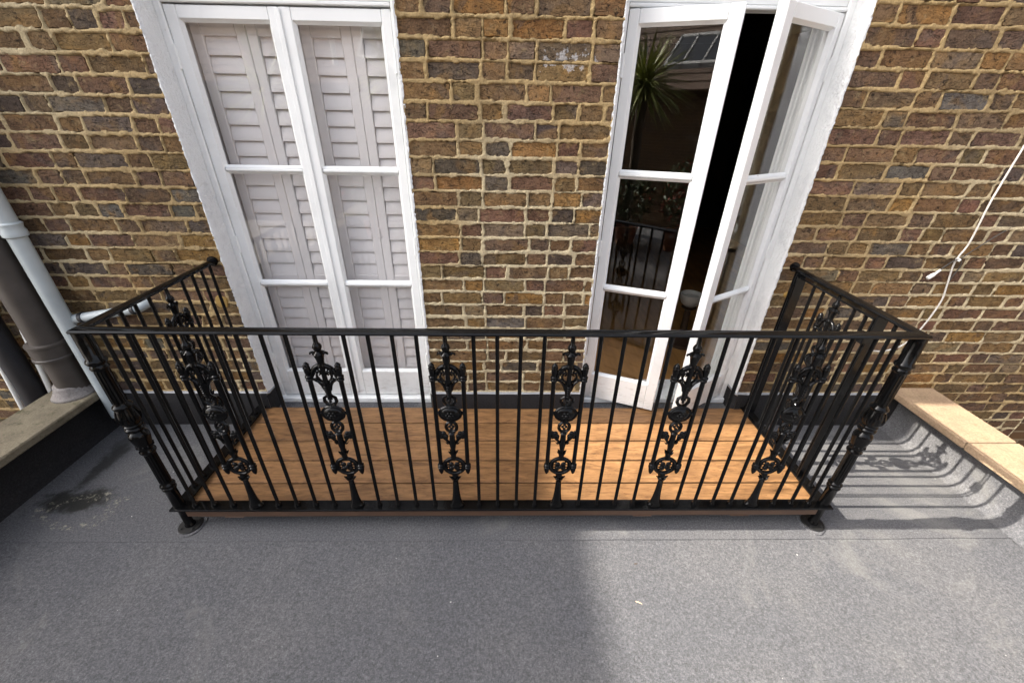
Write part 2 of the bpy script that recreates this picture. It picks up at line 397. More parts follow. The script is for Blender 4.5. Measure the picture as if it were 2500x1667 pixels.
# bricks
PAL = [((0.165, 0.106, 0.070), 5), ((0.188, 0.122, 0.064), 6.5), ((0.220, 0.138, 0.064), 5), ((0.285, 0.158, 0.058), 1.8), ((0.182, 0.106, 0.068), 5),
       ((0.138, 0.106, 0.084), 3), ((0.145, 0.128, 0.106), 1.2), ((0.105, 0.080, 0.060), 1.6), ((0.200, 0.114, 0.076), 1.4), ((0.215, 0.160, 0.104), 3)]
def pick(x, z):
    ws = []
    for i, (c, w) in enumerate(PAL):
        if x < -1.5 and i in (5, 6, 0): w *= 1.9
        if -0.6 < x < 0.6 and i in (1, 2, 3): w *= 1.7
        if -0.6 < x < 0.6 and i in (5, 6): w *= 0.35
        if x > 1.4 and i in (0, 1, 4, 9): w *= 1.6
        if z > 1.6 and i == 3 and abs(x) < 0.6: w *= 1.8
        ws.append(w)
    c = random.choices([p[0] for p in PAL], ws)[0]; f = random.uniform(0.70, 1.08)*(0.84 if x < -1.5 else 0.95 if x > 1.4 else 1.0)
    return tuple(v*f*random.uniform(0.94, 1.06) for v in c)
def brick_template(w, h, rnd):
    """worn face, 48 triangles, in metres round the brick's centre"""
    nx, nz = 5, 2; vs = []; d = rnd.uniform(0.0030, 0.0080); tx = rnd.uniform(-0.002, 0.002); tz = rnd.uniform(-0.0016, 0.0016)
    for j in range(nz+1):
        for i in range(nx+1):
            u, v = i/nx*2-1, j/nz*2-1
            x = u*(w/2-0.0015); z = v*(h/2-0.0015)
            if abs(u) == 1: x += rnd.uniform(-0.003, 0.0025)
            if abs(v) == 1: z += rnd.uniform(-0.003, 0.002)
            if abs(u) == 1 and abs(v) == 1: x -= u*rnd.uniform(0.0, 0.004); z -= v*rnd.uniform(0.0, 0.003)
            y = -d + tx*u + tz*v + rnd.uniform(-0.0008, 0.0010) + (rnd.uniform(-0.0005, 0.0022) if abs(u) == 1 or abs(v) == 1 else 0)
            vs.append((x, y, z))
    ringi = [i for i in range(nx+1)] + [j*(nx+1)+nx for j in range(1, nz+1)] + [nz*(nx+1)+i for i in range(nx-1, -1, -1)] + [j*(nx+1) for j in range(nz-1, 0, -1)]
    fs = [(j*(nx+1)+i, j*(nx+1)+i+1, (j+1)*(nx+1)+i+1, (j+1)*(nx+1)+i) for j in range(nz) for i in range(nx)]
    b = len(vs); m = len(ringi)
    for q in ringi:
        x, y, z = vs[q]; l = math.hypot(x/w, z/h) or 1
        vs.append((x+0.003*(1 if x > 0 else -1)*min(1, abs(x)/(w/2-0.02)), 0.012, z+0.003*(1 if z > 0 else -1)))
    for i in range(m):
        i2 = (i+1) % m; fs.append((ringi[i], b+i, b+i2, ringi[i2]))
    return vs, fs
rb = random.Random(3)
TS = [brick_template(0.215, 0.064, rb) for _ in range(16)]; TH = [brick_template(0.102, 0.064, rb) for _ in range(12)]
def tmesh(t, nm):
    me = bpy.data.meshes.new(nm); me.from_pydata(t[0], [], t[1]); me.materials.append(MATS['brick'])
    me.polygons.foreach_set('use_smooth', [True]*len(me.polygons)); me.update(); me.set_sharp_from_angle(angle=R(32)); return me
MS = [tmesh(t, 'brick_stretcher') for t in TS]; MH = [tmesh(t, 'brick_header') for t in TH]
bricks = []
for kk in range(-14, 32):
    zc = Z0 + CO*(kk+0.5)
    if zc > ZT-0.05: continue
    if zc > HEAD+0.02: iv = [(XL, XR)]
    elif zc > Z0-0.01: iv = [(XL, E1L), (E1R, E2L), (E2R, XR)]
    else: iv = [(XL, -2.62), (2.62, XR)]
    for (a, b) in iv:
        x = a + 0.002; head = random.random() < 0.5
        if random.random() < 0.5 and a == XL: x -= random.uniform(0, 0.1)
        while x < b-0.02:
            w = (random.uniform(0.095, 0.112) if head else random.uniform(0.203, 0.226)); head = (not head) if random.random() < 0.86 else head
            if x + w > b-0.045: w = b-0.003-x
            if w > 0.235: w2 = w*random.uniform(0.42, 0.58); w = w2
            if w < 0.03: break
            hh = random.uniform(0.058, 0.066)
            dz = 0.004*noise.noise(Vector((x*0.9, kk*3.7, 0))) + random.uniform(-0.0015, 0.0015)
            bricks.append((x+w/2, zc+dz, w, hh)); x += w + random.uniform(0.008, 0.015)
# pointing: mortar stands a little proud of the worn bricks and laps raggedly over their edges
rng = np.random.default_rng(5)
def vnoise(nx, nz, cell, size):
    """smooth random field in -1..1, feature size in metres"""
    gx, gz = int(nx*cell/size)+3, int(nz*cell/size)+3
    g_ = rng.uniform(-1, 1, (gz, gx)); u = np.arange(nx)*cell/size; v = np.arange(nz)*cell/size
    iu, iv = u.astype(int), v.astype(int); fu, fv_ = u-iu, v-iv; fu = fu*fu*(3-2*fu); fv_ = fv_*fv_*(3-2*fv_)
    a = g_[iv][:, iu]*(1-fu)+g_[iv][:, iu+1]*fu; b = g_[iv+1][:, iu]*(1-fu)+g_[iv+1][:, iu+1]*fu
    return a*(1-fv_)[:, None]+b*fv_[:, None]
def pointing(x0, x1, z0, z1, cell):
    nx = max(2, round((x1-x0)/cell))+1; nz = max(2, round((z1-z0)/cell))+1
    X = np.linspace(x0, x1, nx); Z = np.linspace(z0, z1, nz); sd = np.full((nz, nx), -0.02)
    for (bx_, bz_, bw, bh) in bricks:
        if bx_+bw/2 < x0 or bx_-bw/2 > x1 or bz_+bh/2 < z0 or bz_-bh/2 > z1: continue
        a0, a1 = np.searchsorted(X, (bx_-bw/2-0.01, bx_+bw/2+0.01)); c0, c1 = np.searchsorted(Z, (bz_-bh/2-0.01, bz_+bh/2+0.01))
        if a1 <= a0 or c1 <= c0: continue
        d_ = np.minimum((bw/2-np.abs(X[a0:a1]-bx_))[None, :], (bh/2-np.abs(Z[c0:c1]-bz_))[:, None])
        sd[c0:c1, a0:a1] = np.maximum(sd[c0:c1, a0:a1], d_)
    n1 = 0.6*vnoise(nx, nz, cell, 0.034)+0.5*vnoise(nx, nz, cell, 0.013)+0.35*vnoise(nx, nz, cell, 0.12)
    n1 -= 2.6*np.clip(vnoise(nx, nz, cell, 0.055)*0.7+vnoise(nx, nz, cell, 0.19)*0.5-0.62, 0, 1)
    t = np.clip((sd + n1*0.0072 - 0.0002)/0.0045, 0, 1); t = t*t*(3-2*t)
    hgt = 0.0078 + 0.0028*vnoise(nx, nz, cell, 0.05) + 0.0022*vnoise(nx, nz, cell, 0.012)
    y = -hgt*(1-t) + 0.009*t
    P_ = np.stack([np.broadcast_to(X, (nz, nx)), y, np.broadcast_to(Z[:, None], (nz, nx))], -1).reshape(-1, 3)
    q_ = (np.arange(nz-1)[:, None]*nx+np.arange(nx-1)[None, :]).reshape(-1, 1)
    return P_, np.concatenate([q_, q_+1, q_+nx+1, q_+nx], 1)
pv, pf, off_ = [], [], 0
for (a, b, c, d, cell) in ((XL, -2.75, 0.0, HEAD, 0.009), (-2.75, E1L, 0.2, HEAD, 0.0055), (E1R, E2L, 0.2, HEAD, 0.0050), (E2R, 2.75, 0.2, HEAD, 0.0055), (2.75, XR, 0.0, HEAD, 0.009),
                           (XL, XR, HEAD, ZT, 0.03), (XL, -2.5, -0.9, 0.0, 0.012), (2.5, XR, -0.9, 0.0, 0.012), (-2.75, E1L, 0.0, 0.2, 0.05), (E1R, E2L, 0.0, 0.2, 0.05), (E2R, 2.75, 0.0, 0.2, 0.05)):
    vv, qq = pointing(a, b, c, d, cell); pv.append(vv); pf.append(qq+off_); off_ += len(vv)
pv = np.concatenate(pv); pf = np.concatenate(pf)
wme = bpy.data.meshes.new('wall'); wme.vertices.add(len(pv)); wme.vertices.foreach_set('co', pv.astype('f').ravel())
wme.loops.add(pf.size); wme.loops.foreach_set('vertex_index', pf.astype('i').ravel())
wme.polygons.add(len(pf)); wme.polygons.foreach_set('loop_start', np.arange(0, pf.size, 4, dtype='i')); wme.polygons.foreach_set('loop_total', np.full(len(pf), 4, 'i'))
wme.polygons.foreach_set('use_smooth', np.ones(len(pf), bool)); wme.materials.append(MATS['mortar']); wme.update(calc_edges=True)
wall = reg(bpy.data.objects.new('wall', wme), house, (0, 0, 0))
def size_in_view(bk):
    x, z, w, hh = bk; p = Vector((x, 0, z)) - CAM; d = p.dot(FW)
    u, v = FPX*p.dot(RT)/d, FPX*p.dot(UP)/d
    if abs(u) > 1300 or abs(v) > 870: return 0
    return w*hh*abs(p.y)/(d**3)
order = sorted(range(len(bricks)), key=lambda i: -size_in_view(bricks[i])); near = set(order[:298])
fv, ff, fc = [], [], []
for i, (x, z, w, hh) in enumerate(bricks):
    col = pick(x, z); dy = random.uniform(-0.002, 0.0025); hd = w < 0.15
    j = random.randrange(len(MH if hd else MS)); sx = w/(0.102 if hd else 0.215)*random.choice((1,)); sz = hh/0.064
    if i in near:
        o = inst((MH if hd else MS)[j], 'brick', wall, (x, dy, z), 0, (sx, 1, sz)); o.color = (*col, 1)
    else:
        vs, fs = (TH if hd else TS)[j]; b = len(fv)
        fv += [(x+vx*sx, dy+vy, z+vz*sz) for vx, vy, vz in vs]; ff += [tuple(q+b for q in f) for f in fs]; fc += [(*col, 1)]*len(vs)
mb = MB(); mb.v = fv; mb.f = ff
rest = mb.build('brickwork', 'brick', wall, smooth=True, angle=32); rest['kind'] = 'stuff'; rest.color = (0, 0, 0, 1)
att = rest.data.color_attributes.new('brick_tint', 'FLOAT_COLOR', 'POINT'); att.data.foreach_set('color', np.array(fc, 'f').ravel())

# the wall beyond the picture
um = MB()
um.box(-14, XL, 0.0, 0.4, -0.9, 8.5); um.box(XR, 9, 0.0, 0.4, -0.9, 8.5); um.box(XL, XR, 0.0, 0.4, ZT, 8.5)
um.build('upper_wall', 'brickwork', house)

# reveals with ragged painted edges
def reveal(xe, side, z0, z1):
    """painted reveal at a jamb; side=+1: the opening lies to +x of the edge"""
    n = 190; vs = []; mbr = MB()
    for j in range(n+1):
        z = z0+(z1-z0)*j/n
        rag = 0.003 + 0.0055*(0.5+0.5*noise.noise(Vector((xe*9, z*34, 2)))) + 0.004*noise.noise(Vector((xe*5, z*95, 8)))
        bulge = 0.0025*noise.noise(Vector((xe, z*60, 4)))
        rows = [(xe-side*rag, -0.0065+0.003*noise.noise(Vector((1, z*70, xe)))), (xe+side*(0.003+bulge), -0.0115+bulge), (xe+side*(0.007+bulge*1.3), 0.004)]
        for t in (0.25, 0.5, 0.75): rows.append((xe+side*(0.008+0.0022*noise.noise(Vector((t*6, z*45, xe)))), 0.004+0.092*t))
        rows.append((xe+side*0.008, 0.098)); vs += [(a, b, z) for a, b in rows]
    w = 7
    for j in range(n):
        for i in range(w-1):
            q = (j*w+i, j*w+i+1, (j+1)*w+i+1, (j+1)*w+i); mbr.f.append(q if side > 0 else q[::-1])
    mbr.v = vs; return mbr
for xe, sd in ((E1L, 1), (E1R, -1), (E2L, 1), (E2R, -1)):
    reveal(xe, sd, Z0-0.004 if xe in (E1L, E2R) else 0.2, HEAD).build('reveal', 'white_render', house, smooth=True, angle=None)

# door frames: jambs, head, threshold
def frame(x0, x1, ztop, zsill):
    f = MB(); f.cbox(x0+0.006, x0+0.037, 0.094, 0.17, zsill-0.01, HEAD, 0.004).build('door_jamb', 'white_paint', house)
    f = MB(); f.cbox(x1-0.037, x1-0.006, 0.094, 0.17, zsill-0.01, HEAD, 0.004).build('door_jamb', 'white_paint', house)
    hd = MB().cbox(x0+0.0375, x1-0.0375, 0.092, 0.17, ztop+0.003, ztop+0.018, 0.004).build('door_head', 'head_paint', house)
    MB().cbox(x0+0.0375, x1-0.0375, 0.104, 0.17, ztop+0.021, HEAD, 0.003).build('head_board', 'head_paint', hd)
    MB().box(x0, x1, 0.0, 0.4, HEAD, HEAD+0.02).build('soffit', 'white_render', house)
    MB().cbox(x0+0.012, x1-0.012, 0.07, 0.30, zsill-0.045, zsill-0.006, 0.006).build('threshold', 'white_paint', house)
frame(E1L, E1R, 2.166, 0.149); frame(E2L, E2R, 2.184, 0.152)

def leaf(width, ztop, zbot, pane_l, pane_r, bars, rail_t, rail_b, name='door_leaf', label=None, M4=None, handle=False, meet=0):
    """a glazed door leaf in its own frame: x from the hinge, y towards the room, then placed by M4"""
    T = 0.044
    def put(mb, nm, mat, par, smooth=False):
        mb.v = [tuple(M4 @ Vector(v)) for v in mb.v]; return mb.build(nm, mat, par, origin, smooth)
    origin = tuple(M4 @ Vector((0, 0, zbot)))
    lf = empty(name, origin, parent=house)
    if label: lf['label'] = label
    flip = width < 0
    xs = sorted((0, width)); pl, pr = pane_l, pane_r
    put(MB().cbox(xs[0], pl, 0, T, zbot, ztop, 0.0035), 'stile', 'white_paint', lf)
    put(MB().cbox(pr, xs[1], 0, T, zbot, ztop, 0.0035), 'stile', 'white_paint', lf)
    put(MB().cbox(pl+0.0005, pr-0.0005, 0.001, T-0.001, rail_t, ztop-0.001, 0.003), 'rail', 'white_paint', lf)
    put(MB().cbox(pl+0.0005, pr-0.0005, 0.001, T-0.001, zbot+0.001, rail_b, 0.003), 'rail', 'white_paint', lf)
    zs = [rail_b] + [b for pair in bars for b in pair] + [rail_t]
    for (b0, b1) in bars:
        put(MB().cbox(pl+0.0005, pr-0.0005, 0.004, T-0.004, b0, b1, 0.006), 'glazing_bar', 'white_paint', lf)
    for i in range(0, len(zs), 2):
        a, b = zs[i], zs[i+1]
        put(MB().box(pl-0.004, pr+0.004, 0.0195, 0.0235, a-0.004, b+0.004), 'pane', 'glass', lf)
        bd = MB(); c = 0.011                                               # putty bead, sloped to the glass
        for (p0, p1, q1, q0) in (((pl, a), (pr, a), (pr-c, a+c), (pl+c, a+c)), ((pr, a), (pr, b), (pr-c, b-c), (pr-c, a+c)),
                                 ((pr, b), (pl, b), (pl+c, b-c), (pr-c, b-c)), ((pl, b), (pl, a), (pl+c, a+c), (pl+c, b-c))):
            bd.add([(p0[0], 0.006, p0[1]), (p1[0], 0.006, p1[1]), (q1[0], 0.018, q1[1]), (q0[0], 0.018, q0[1])], [(0, 1, 2, 3)])
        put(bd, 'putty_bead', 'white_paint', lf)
    if meet:
        xa = width; put(MB().cbox(xa-0.012 if width > 0 else xa-0.010, xa+0.010 if width > 0 else xa+0.012, -0.006, 0.0, zbot+0.01, ztop-0.004, 0.0025), 'astragal', 'white_paint', lf)
    for zh in (0.42, 1.15, 1.98):                                        # butt hinges
        s_ = -1 if width > 0 else 1
        put(MB().tube([(s_*0.001, -0.003, zh-0.045), (s_*0.001, -0.003, zh-0.012), (s_*0.001, -0.003, zh+0.012), (s_*0.001, -0.003, zh+0.045)], 0.0065, 8), 'hinge', 'white_paint', lf, True)
    if handle:
        put(MB().tube([(width*0.965, -0.002, 1.02), (width*0.965, -0.03, 1.02), (width*0.965, -0.032, 1.03), (width*0.965, -0.032, 1.1)], 0.006, 8), 'handle', 'grey_pipe_paint', lf, True)
    return lf
Tm = Matrix.Translation
# left window, shut
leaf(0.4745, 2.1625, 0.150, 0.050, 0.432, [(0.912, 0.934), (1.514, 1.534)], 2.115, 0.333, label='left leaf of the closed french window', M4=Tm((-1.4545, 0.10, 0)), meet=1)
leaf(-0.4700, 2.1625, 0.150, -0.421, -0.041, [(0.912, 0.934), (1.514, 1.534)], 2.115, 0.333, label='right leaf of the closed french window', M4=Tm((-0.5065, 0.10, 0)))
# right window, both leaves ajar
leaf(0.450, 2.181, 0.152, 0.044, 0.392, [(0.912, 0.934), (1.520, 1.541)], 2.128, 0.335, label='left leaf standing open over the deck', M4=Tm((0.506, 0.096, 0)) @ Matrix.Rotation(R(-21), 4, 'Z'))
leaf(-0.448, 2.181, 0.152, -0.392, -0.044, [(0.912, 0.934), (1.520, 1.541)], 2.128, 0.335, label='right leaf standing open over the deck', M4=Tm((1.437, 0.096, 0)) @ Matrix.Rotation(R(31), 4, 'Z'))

# louvred shutters behind the closed window
def shutter(x0, x1, first):
    p = empty('shutter_panel', (x0, 0.19, 0.13), parent=house)
    st = 0.046; Y0, Y1 = 0.183, 0.211
    MB().cbox(x0, x0+st, Y0, Y1, 0.15, 2.25, 0.003).build('stile', 'shutter_paint', p)
    MB().cbox(x1-st, x1, Y0, Y1, 0.15, 2.25, 0.003).build('stile', 'shutter_paint', p)
    for a, b in ((0.15, 0.329), (0.876, 0.951), (2.070, 2.25)): MB().cbox(x0+st+0.001, x1-st-0.001, Y0+0.001, Y1-0.001, a, b, 0.002).build('rail', 'shutter_paint', p)
    for a, b, n in ((0.329, 0.876, 8), (0.951, 2.070, 16)):
        ph = (b-a)/n; me = None
        for i in range(n):
            zc = a+ph*(i+0.5)
            if me is None:
                mb = MB(); w = (x1-x0)/2-st-0.002; hh = ph*0.55; t = 0.0038; ang = R(14); prof = []
                for q in range(12):
                    an = 2*math.pi*q/12; u, v = t*math.cos(an), hh*math.sin(an)
                    prof.append((u*math.cos(ang)-v*math.sin(ang)*-1, u*-math.sin(ang)+v*math.cos(ang)))
                vs = [(sx*w, y, z) for sx in (-1, 1) for y, z in prof]
                mb.add(vs, [(i2, (i2+1) % 12, 12+(i2+1) % 12, 12+i2) for i2 in range(12)] + [tuple(range(12))[::-1], tuple(range(12, 24))]); me = mb.mesh('slat', 'shutter_paint', True, angle=60)
            inst(me, 'slat', p, ((x0+x1)/2, 0.197, zc))
    mb = MB()
    for zc in (0.5, 1.2, 1.9): mb.tube([(x1, Y0-0.003, zc-0.03), (x1, Y0-0.003, zc+0.03)], 0.004, 6)
    if first: mb.build('hinge', 'shutter_paint', p)
for a, b, fst in ((-1.420, -1.177, 1), (-1.175, -0.940, 0), (-0.938, -0.712, 1), (-0.710, -0.479, 0)): shutter(a, b, fst)
# linings of the two openings (room side)
ln = MB(); ln.cbox(E1L+0.005, E1L+0.060, 0.172, 0.33, 0.15, HEAD, 0.003); ln.build('shutter_lining', 'shutter_paint', house)
MB().cbox(E1R-0.028, E1R-0.005, 0.172, 0.33, 0.15, HEAD, 0.003).build('shutter_lining', 'shutter_paint', house)
for xa, ya, yb, mat in ((1.447, 0.172, 0.192, 'white_lining'), (1.428, 0.197, 0.217, 'white_lining'), (1.418, 0.222, 0.236, 'white_lining'), (1.408, 0.241, 0.256, 'white_lining')):
    MB().cbox(xa, 1.49, ya, yb, 0.14, HEAD, 0.004).build('window_lining', mat, house)
for i, (xa, ya, yb) in enumerate(((0.502, 0.172, 0.33), (0.512, 0.334, 0.40))):
    MB().cbox(0.45, xa, ya, yb, 0.14, HEAD, 0.004).build('window_lining', 'white_lining', house)

# felt upstands along the foot of the wall, with a lead-grey top edge
def upstand(x0, x1, ends):
    prof = [(-0.026, 0.0), (-0.027, 0.02), (-0.029, 0.12), (-0.027, 0.232), (-0.021, 0.246)]; mb = MB(); n = max(2, int((x1-x0)/0.06)); vs = []
    for i in range(n+1):
        x = x0+(x1-x0)*i/n
        for (y, z) in prof: vs.append((x, y+0.003*noise.noise(Vector((x*5, z*6, 1))), z+0.003*noise.noise(Vector((x*6, 9, z)))))
    m = len(prof); mb.add(vs, [(i*m+j, (i+1)*m+j, (i+1)*m+j+1, i*m+j+1) for i in range(n) for j in range(m-1)])
    for xe, sd in ends:                                                    # return into the door opening
        mb.add([(xe, -0.027, 0.0), (xe+sd*0.012, -0.012, 0.0), (xe+sd*0.012, 0.1, 0.0), (xe, -0.027, 0.236), (xe+sd*0.012, -0.012, 0.238), (xe+sd*0.012, 0.1, 0.238)], [(0, 1, 4, 3), (1, 2, 5, 4)])
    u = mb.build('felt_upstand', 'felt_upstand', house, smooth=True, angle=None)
    tp = MB(); vs = []
    for i in range(n+1):
        x = x0+(x1-x0)*i/n; w1 = 0.003*noise.noise(Vector((x*6, 9, 0.246)))
        vs += [(x, -0.0205+0.003*noise.noise(Vector((x*5, 1.4, 1))), 0.2455+w1), (x, -0.014, 0.2535+w1), (x, 0.0, 0.256+w1)]
    tp.add(vs, [(i*3+j, (i+1)*3+j, (i+1)*3+j+1, i*3+j+1) for i in range(n) for j in range(2)])
    for xe, sd in ends: tp.add([(xe, -0.022, 0.243), (xe+sd*0.013, -0.010, 0.243), (xe+sd*0.013, 0.098, 0.243), (xe, -0.010, 0.2545), (xe+sd*0.004, -0.004, 0.2545), (xe+sd*0.004, 0.098, 0.2545)], [(0, 1, 4, 3), (1, 2, 5, 4)])
    tp.build('flashing', 'lead', u, smooth=True, angle=None)
upstand(-2.56, E1L, [(E1L, 1)]); upstand(E1R, E2L, [(E1R, -1), (E2L, 1)]); upstand(E2R, 2.56, [(E2R, -1)])
for a, b in ((E1L, E1R), (E2L, E2R)):
    MB().add([(a, 0.006, 0.0), (b, 0.006, 0.0), (a, 0.010, 0.09), (b, 0.010, 0.09), (a, 0.074, 0.106), (b, 0.074, 0.106)], [(0, 1, 3, 2), (2, 3, 5, 4)]).build('sill_felt', 'felt', house)
# two ochre filler patches where old fixings were
for x, z, r in ((-1.575, 0.86, 0.036), (1.556, 0.93, 0.016)):
    pm = MB(); vs = [(x, -0.013, z)]
    for i in range(14):
        a = 2*math.pi*i/14; q = r*(0.85+0.3*random.random()); vs.append((x+q*0.85*math.cos(a), -0.010, z+q*math.sin(a)))
    for i in range(14):
        a = 2*math.pi*i/14; vs.append((x+r*1.1*math.cos(a), 0.0, z+r*1.1*math.sin(a)))
    pm.add(vs, [(0, 1+(i+1) % 14, 1+i) for i in range(14)] + [(1+i, 1+(i+1) % 14, 15+(i+1) % 14, 15+i) for i in range(14)]); pm.build('filler_patch', 'ochre_plug', house)

# ------------------------------------------------------------------ parapets
def parapet(sgn, name, label, stone_mat, lab2=None):
    fx = 2.545; ov = 2.445; ext = 2.73
    p = empty(name, (sgn*2.6, -1.5, 0), label, 'parapet')
    mb = MB(); prof = [(2.485, 0.001), (2.515, 0.008), (2.540, 0.034), (fx, 0.06), (fx+0.004, 0.15), (fx+0.002, 0.252)]
    ys = [0.02-0.07*i for i in range(76)]; vs = []
    for y in ys:
        for (x, z) in prof: vs.append((sgn*(x+0.0015*noise.noise(Vector((y*4, z*9, sgn)))), y, z))
    m = len(prof); fs = [(i*m+j, (i+1)*m+j, (i+1)*m+j+1, i*m+j+1) for i in range(len(ys)-1) for j in range(m-1)]
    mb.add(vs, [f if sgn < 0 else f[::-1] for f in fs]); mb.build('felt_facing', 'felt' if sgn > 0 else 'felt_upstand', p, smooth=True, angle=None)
    x0, x1 = sorted((sgn*(fx+0.02), sgn*(ext-0.03))); MB().box(x0, x1, -5.2, -0.0055, -0.9, 0.25).build('brick_core', 'brickwork', p)
    y = -0.008; lens = [0.50 if sgn > 0 else 1.1, 0.62, 0.58, 0.66, 0.6, 0.6, 0.6, 0.6, 0.45]
    for l in lens:                                                         # coping stones, butted
        x0, x1 = sorted((sgn*ov, sgn*ext)); z0, z1 = 0.254, 0.300
        nn = 8; st = MB(); st.cbox(x0, x1, y-l+0.005, y, z0, z1, 0.006)
        st.v = [(a+0.002*noise.noise(Vector((b*20, c*9, a*3))), b, c+0.0025*noise.noise(Vector((a*8, b*8, 2)))) for a, b, c in st.v]
        st.build('coping_stone', stone_mat, p); y -= l
    lp = MB(); x0, x1 = sorted((sgn*(fx-0.012), sgn*(fx+0.015))); lp.box(x0, x1, -5.2, 0.0, 0.2475, 0.2535); lp.build('drip_trim', 'black_plastic', p)
    return p
parapet(1, 'parapet', 'low grey felt parapet with pale sunlit coping, right of the balcony', 'coping_stone')
parL = parapet(-1, 'parapet', 'low dark parapet with weathered mossy coping, left under the pipes', 'mossy_stone')

# ------------------------------------------------------------------ deck
deck = empty('deck', (0, -0.4, 0), 'orange brown timber balcony deck of five long boards', 'deck')
DT = 0.135
yb = -0.018; edges = []
for w in (0.1420, 0.1450, 0.1450, 0.1460, 0.1460):
    MB().cbox(-1.548, 1.548, yb-w, yb, DT-0.023, DT, 0.0015).build('plank', 'deck_board', deck, (0, yb-w/2, DT)); yb -= w+0.0085
MB().cbox(-1.52, 1.52, -0.787, -0.772, 0.092, 0.142, 0.002).build('fascia', 'deck_fascia', deck)
for x in (-1.535, 1.520): MB().cbox(x, x+0.015, -0.770, -0.02, 0.092, 0.1115, 0.002).build('fascia', 'deck_fascia', deck)
for y in (-0.10, -0.32, -0.54, -0.74): MB().box(-1.5, 1.5, y-0.022, y+0.022, 0.058, 0.1115).build('bearer', 'dark_wood', deck)
for x in (-1.30, 0.66, 1.14): MB().cbox(x-0.045, x+0.045, -0.790, -0.70, 0.0875, 0.0915, 0.001).build('packer', 'deck_fascia', deck)
for x in (-1.2, -0.4, 0.4, 1.2):
    for y in (-0.12, -0.66): MB().box(x-0.05, x+0.05, y-0.05, y+0.05, 0.004, 0.0575).build('foot_pad', 'black_plastic', deck)

# ------------------------------------------------------------------ railing
rail = empty('balcony_railing', (0, -0.77, 0), 'black cast iron balcony railing with scrollwork panels and turned corner posts', 'railing')
CX, CY = 1.545, -0.775
def sweep(prof, name, yend=-0.008, right=True):
    """profile (outward offset, z) swept along left side, front and right side with mitred corners"""
    vs = []; m = len(prof)
    for (u, z) in prof: vs.append((-(CX+u), yend, z))
    for (u, z) in prof: vs.append((-(CX+u), CY-u, z))
    for (u, z) in prof: vs.append((CX+u, CY-u, z))
    for (u, z) in prof: vs.append((CX+u, yend, z))
    fs = [(a*m+j, a*m+(j+1) % m, (a+1)*m+(j+1) % m, (a+1)*m+j) for a in range(3) for j in range(m)] + [tuple(range(m)), tuple(range(3*m, 4*m))[::-1]]
    o = MB().add(vs, fs).build(name, 'black_iron', rail, smooth=True, angle=35); return o
hr = [(-0.020, 1.0825), (-0.0215, 1.088), (-0.018, 1.0945), (-0.009, 1.0985), (0, 1.100), (0.009, 1.0985), (0.018, 1.0945), (0.0215, 1.088), (0.020, 1.0825)]
sweep(hr, 'handrail')
sweep([(-0.028, 0.146), (-0.028, 0.155), (-0.027, 0.156), (0.027, 0.156), (0.028, 0.155), (0.028, 0.146)], 'bottom_rail', -0.032)
# scroll where the handrail meets the wall on the left, wall flanges
for sg in (-1, 1):
    f = MB(); f.tube([(sg*CX, -0.002, 1.091), (sg*CX, -0.014, 1.091)], 0.026, 14); f.build('wall_flange', 'black_iron', rail, smooth=True)

# plain balusters: one mesh, copied
bb = MB(); bb.lathe([(0.0125, 0.0), (0.0135, 0.006), (0.0115, 0.012), (0.0078, 0.017), (0.0078, 0.928)], n=12)
BAL = bb.mesh('baluster', 'black_iron', True, angle=40)
def baluster(x, y, parent=None, zs=1.0): return inst(BAL, 'baluster', parent or rail, (x, y, 0.156), 0, (1, 1, zs))

# cast panel: its pieces, each mesh shared by all panels (x across, z up from the bottom rail)
P = {}
def piece(nm, mb, angle=45): P[nm] = mb.mesh(nm, 'black_iron', True, angle=angle)
m = MB(); m.lathe([(0.034, 0), (0.036, 0.006), (0.031, 0.012), (0.026, 0.020), (0.0205, 0.045), (0.0165, 0.085), (0.0140, 0.13), (0.0130, 0.170), (0.018, 0.174), (0.013, 0.179)], n=12, sx=1.0, sy=0.62)
for a in range(6):
    an = 2*math.pi*a/6; m.tube([(0.010*math.cos(an), 0.007*math.sin(an), 0.176), (0.018*math.cos(an), 0.011*math.sin(an), 0.186), (0.027*math.cos(an), 0.015*math.sin(an), 0.192)], [0.006, 0.006, 0.002], 5)
piece('foot', m)
m = MB(); m.ring((0, 0, 0.258), 0.046, 0.0078, n=28, k=8); m.ring((0, 0.0, 0.258), 0.036, 0.003, n=24, k=5); m.lathe([(0.012, 0.192), (0.014, 0.20), (0.010, 0.212)], n=10)
piece('medallion', m)
m = MB(); m.ball((0, -0.007, 0.258), 0.010, 0.008, 0.010)
for a in range(4):
    an = R(45+90*a); c, s_ = math.cos(an), math.sin(an)
    m.ball((0.018*c, -0.003, 0.258+0.018*s_), 0.0120, 0.008, 0.0120)
    m.tube([(0.022*c, 0, 0.258+0.022*s_), (0.030*c, 0, 0.258+0.030*s_), (0.042*c, 0, 0.258+0.042*s_)], [0.006, 0.004, 0.005], 6)
for c in (-1, 1):
    m.ring((c*0.027, 0, 0.258), 0.008, 0.0032, n=12, k=5)
piece('rosette', m)
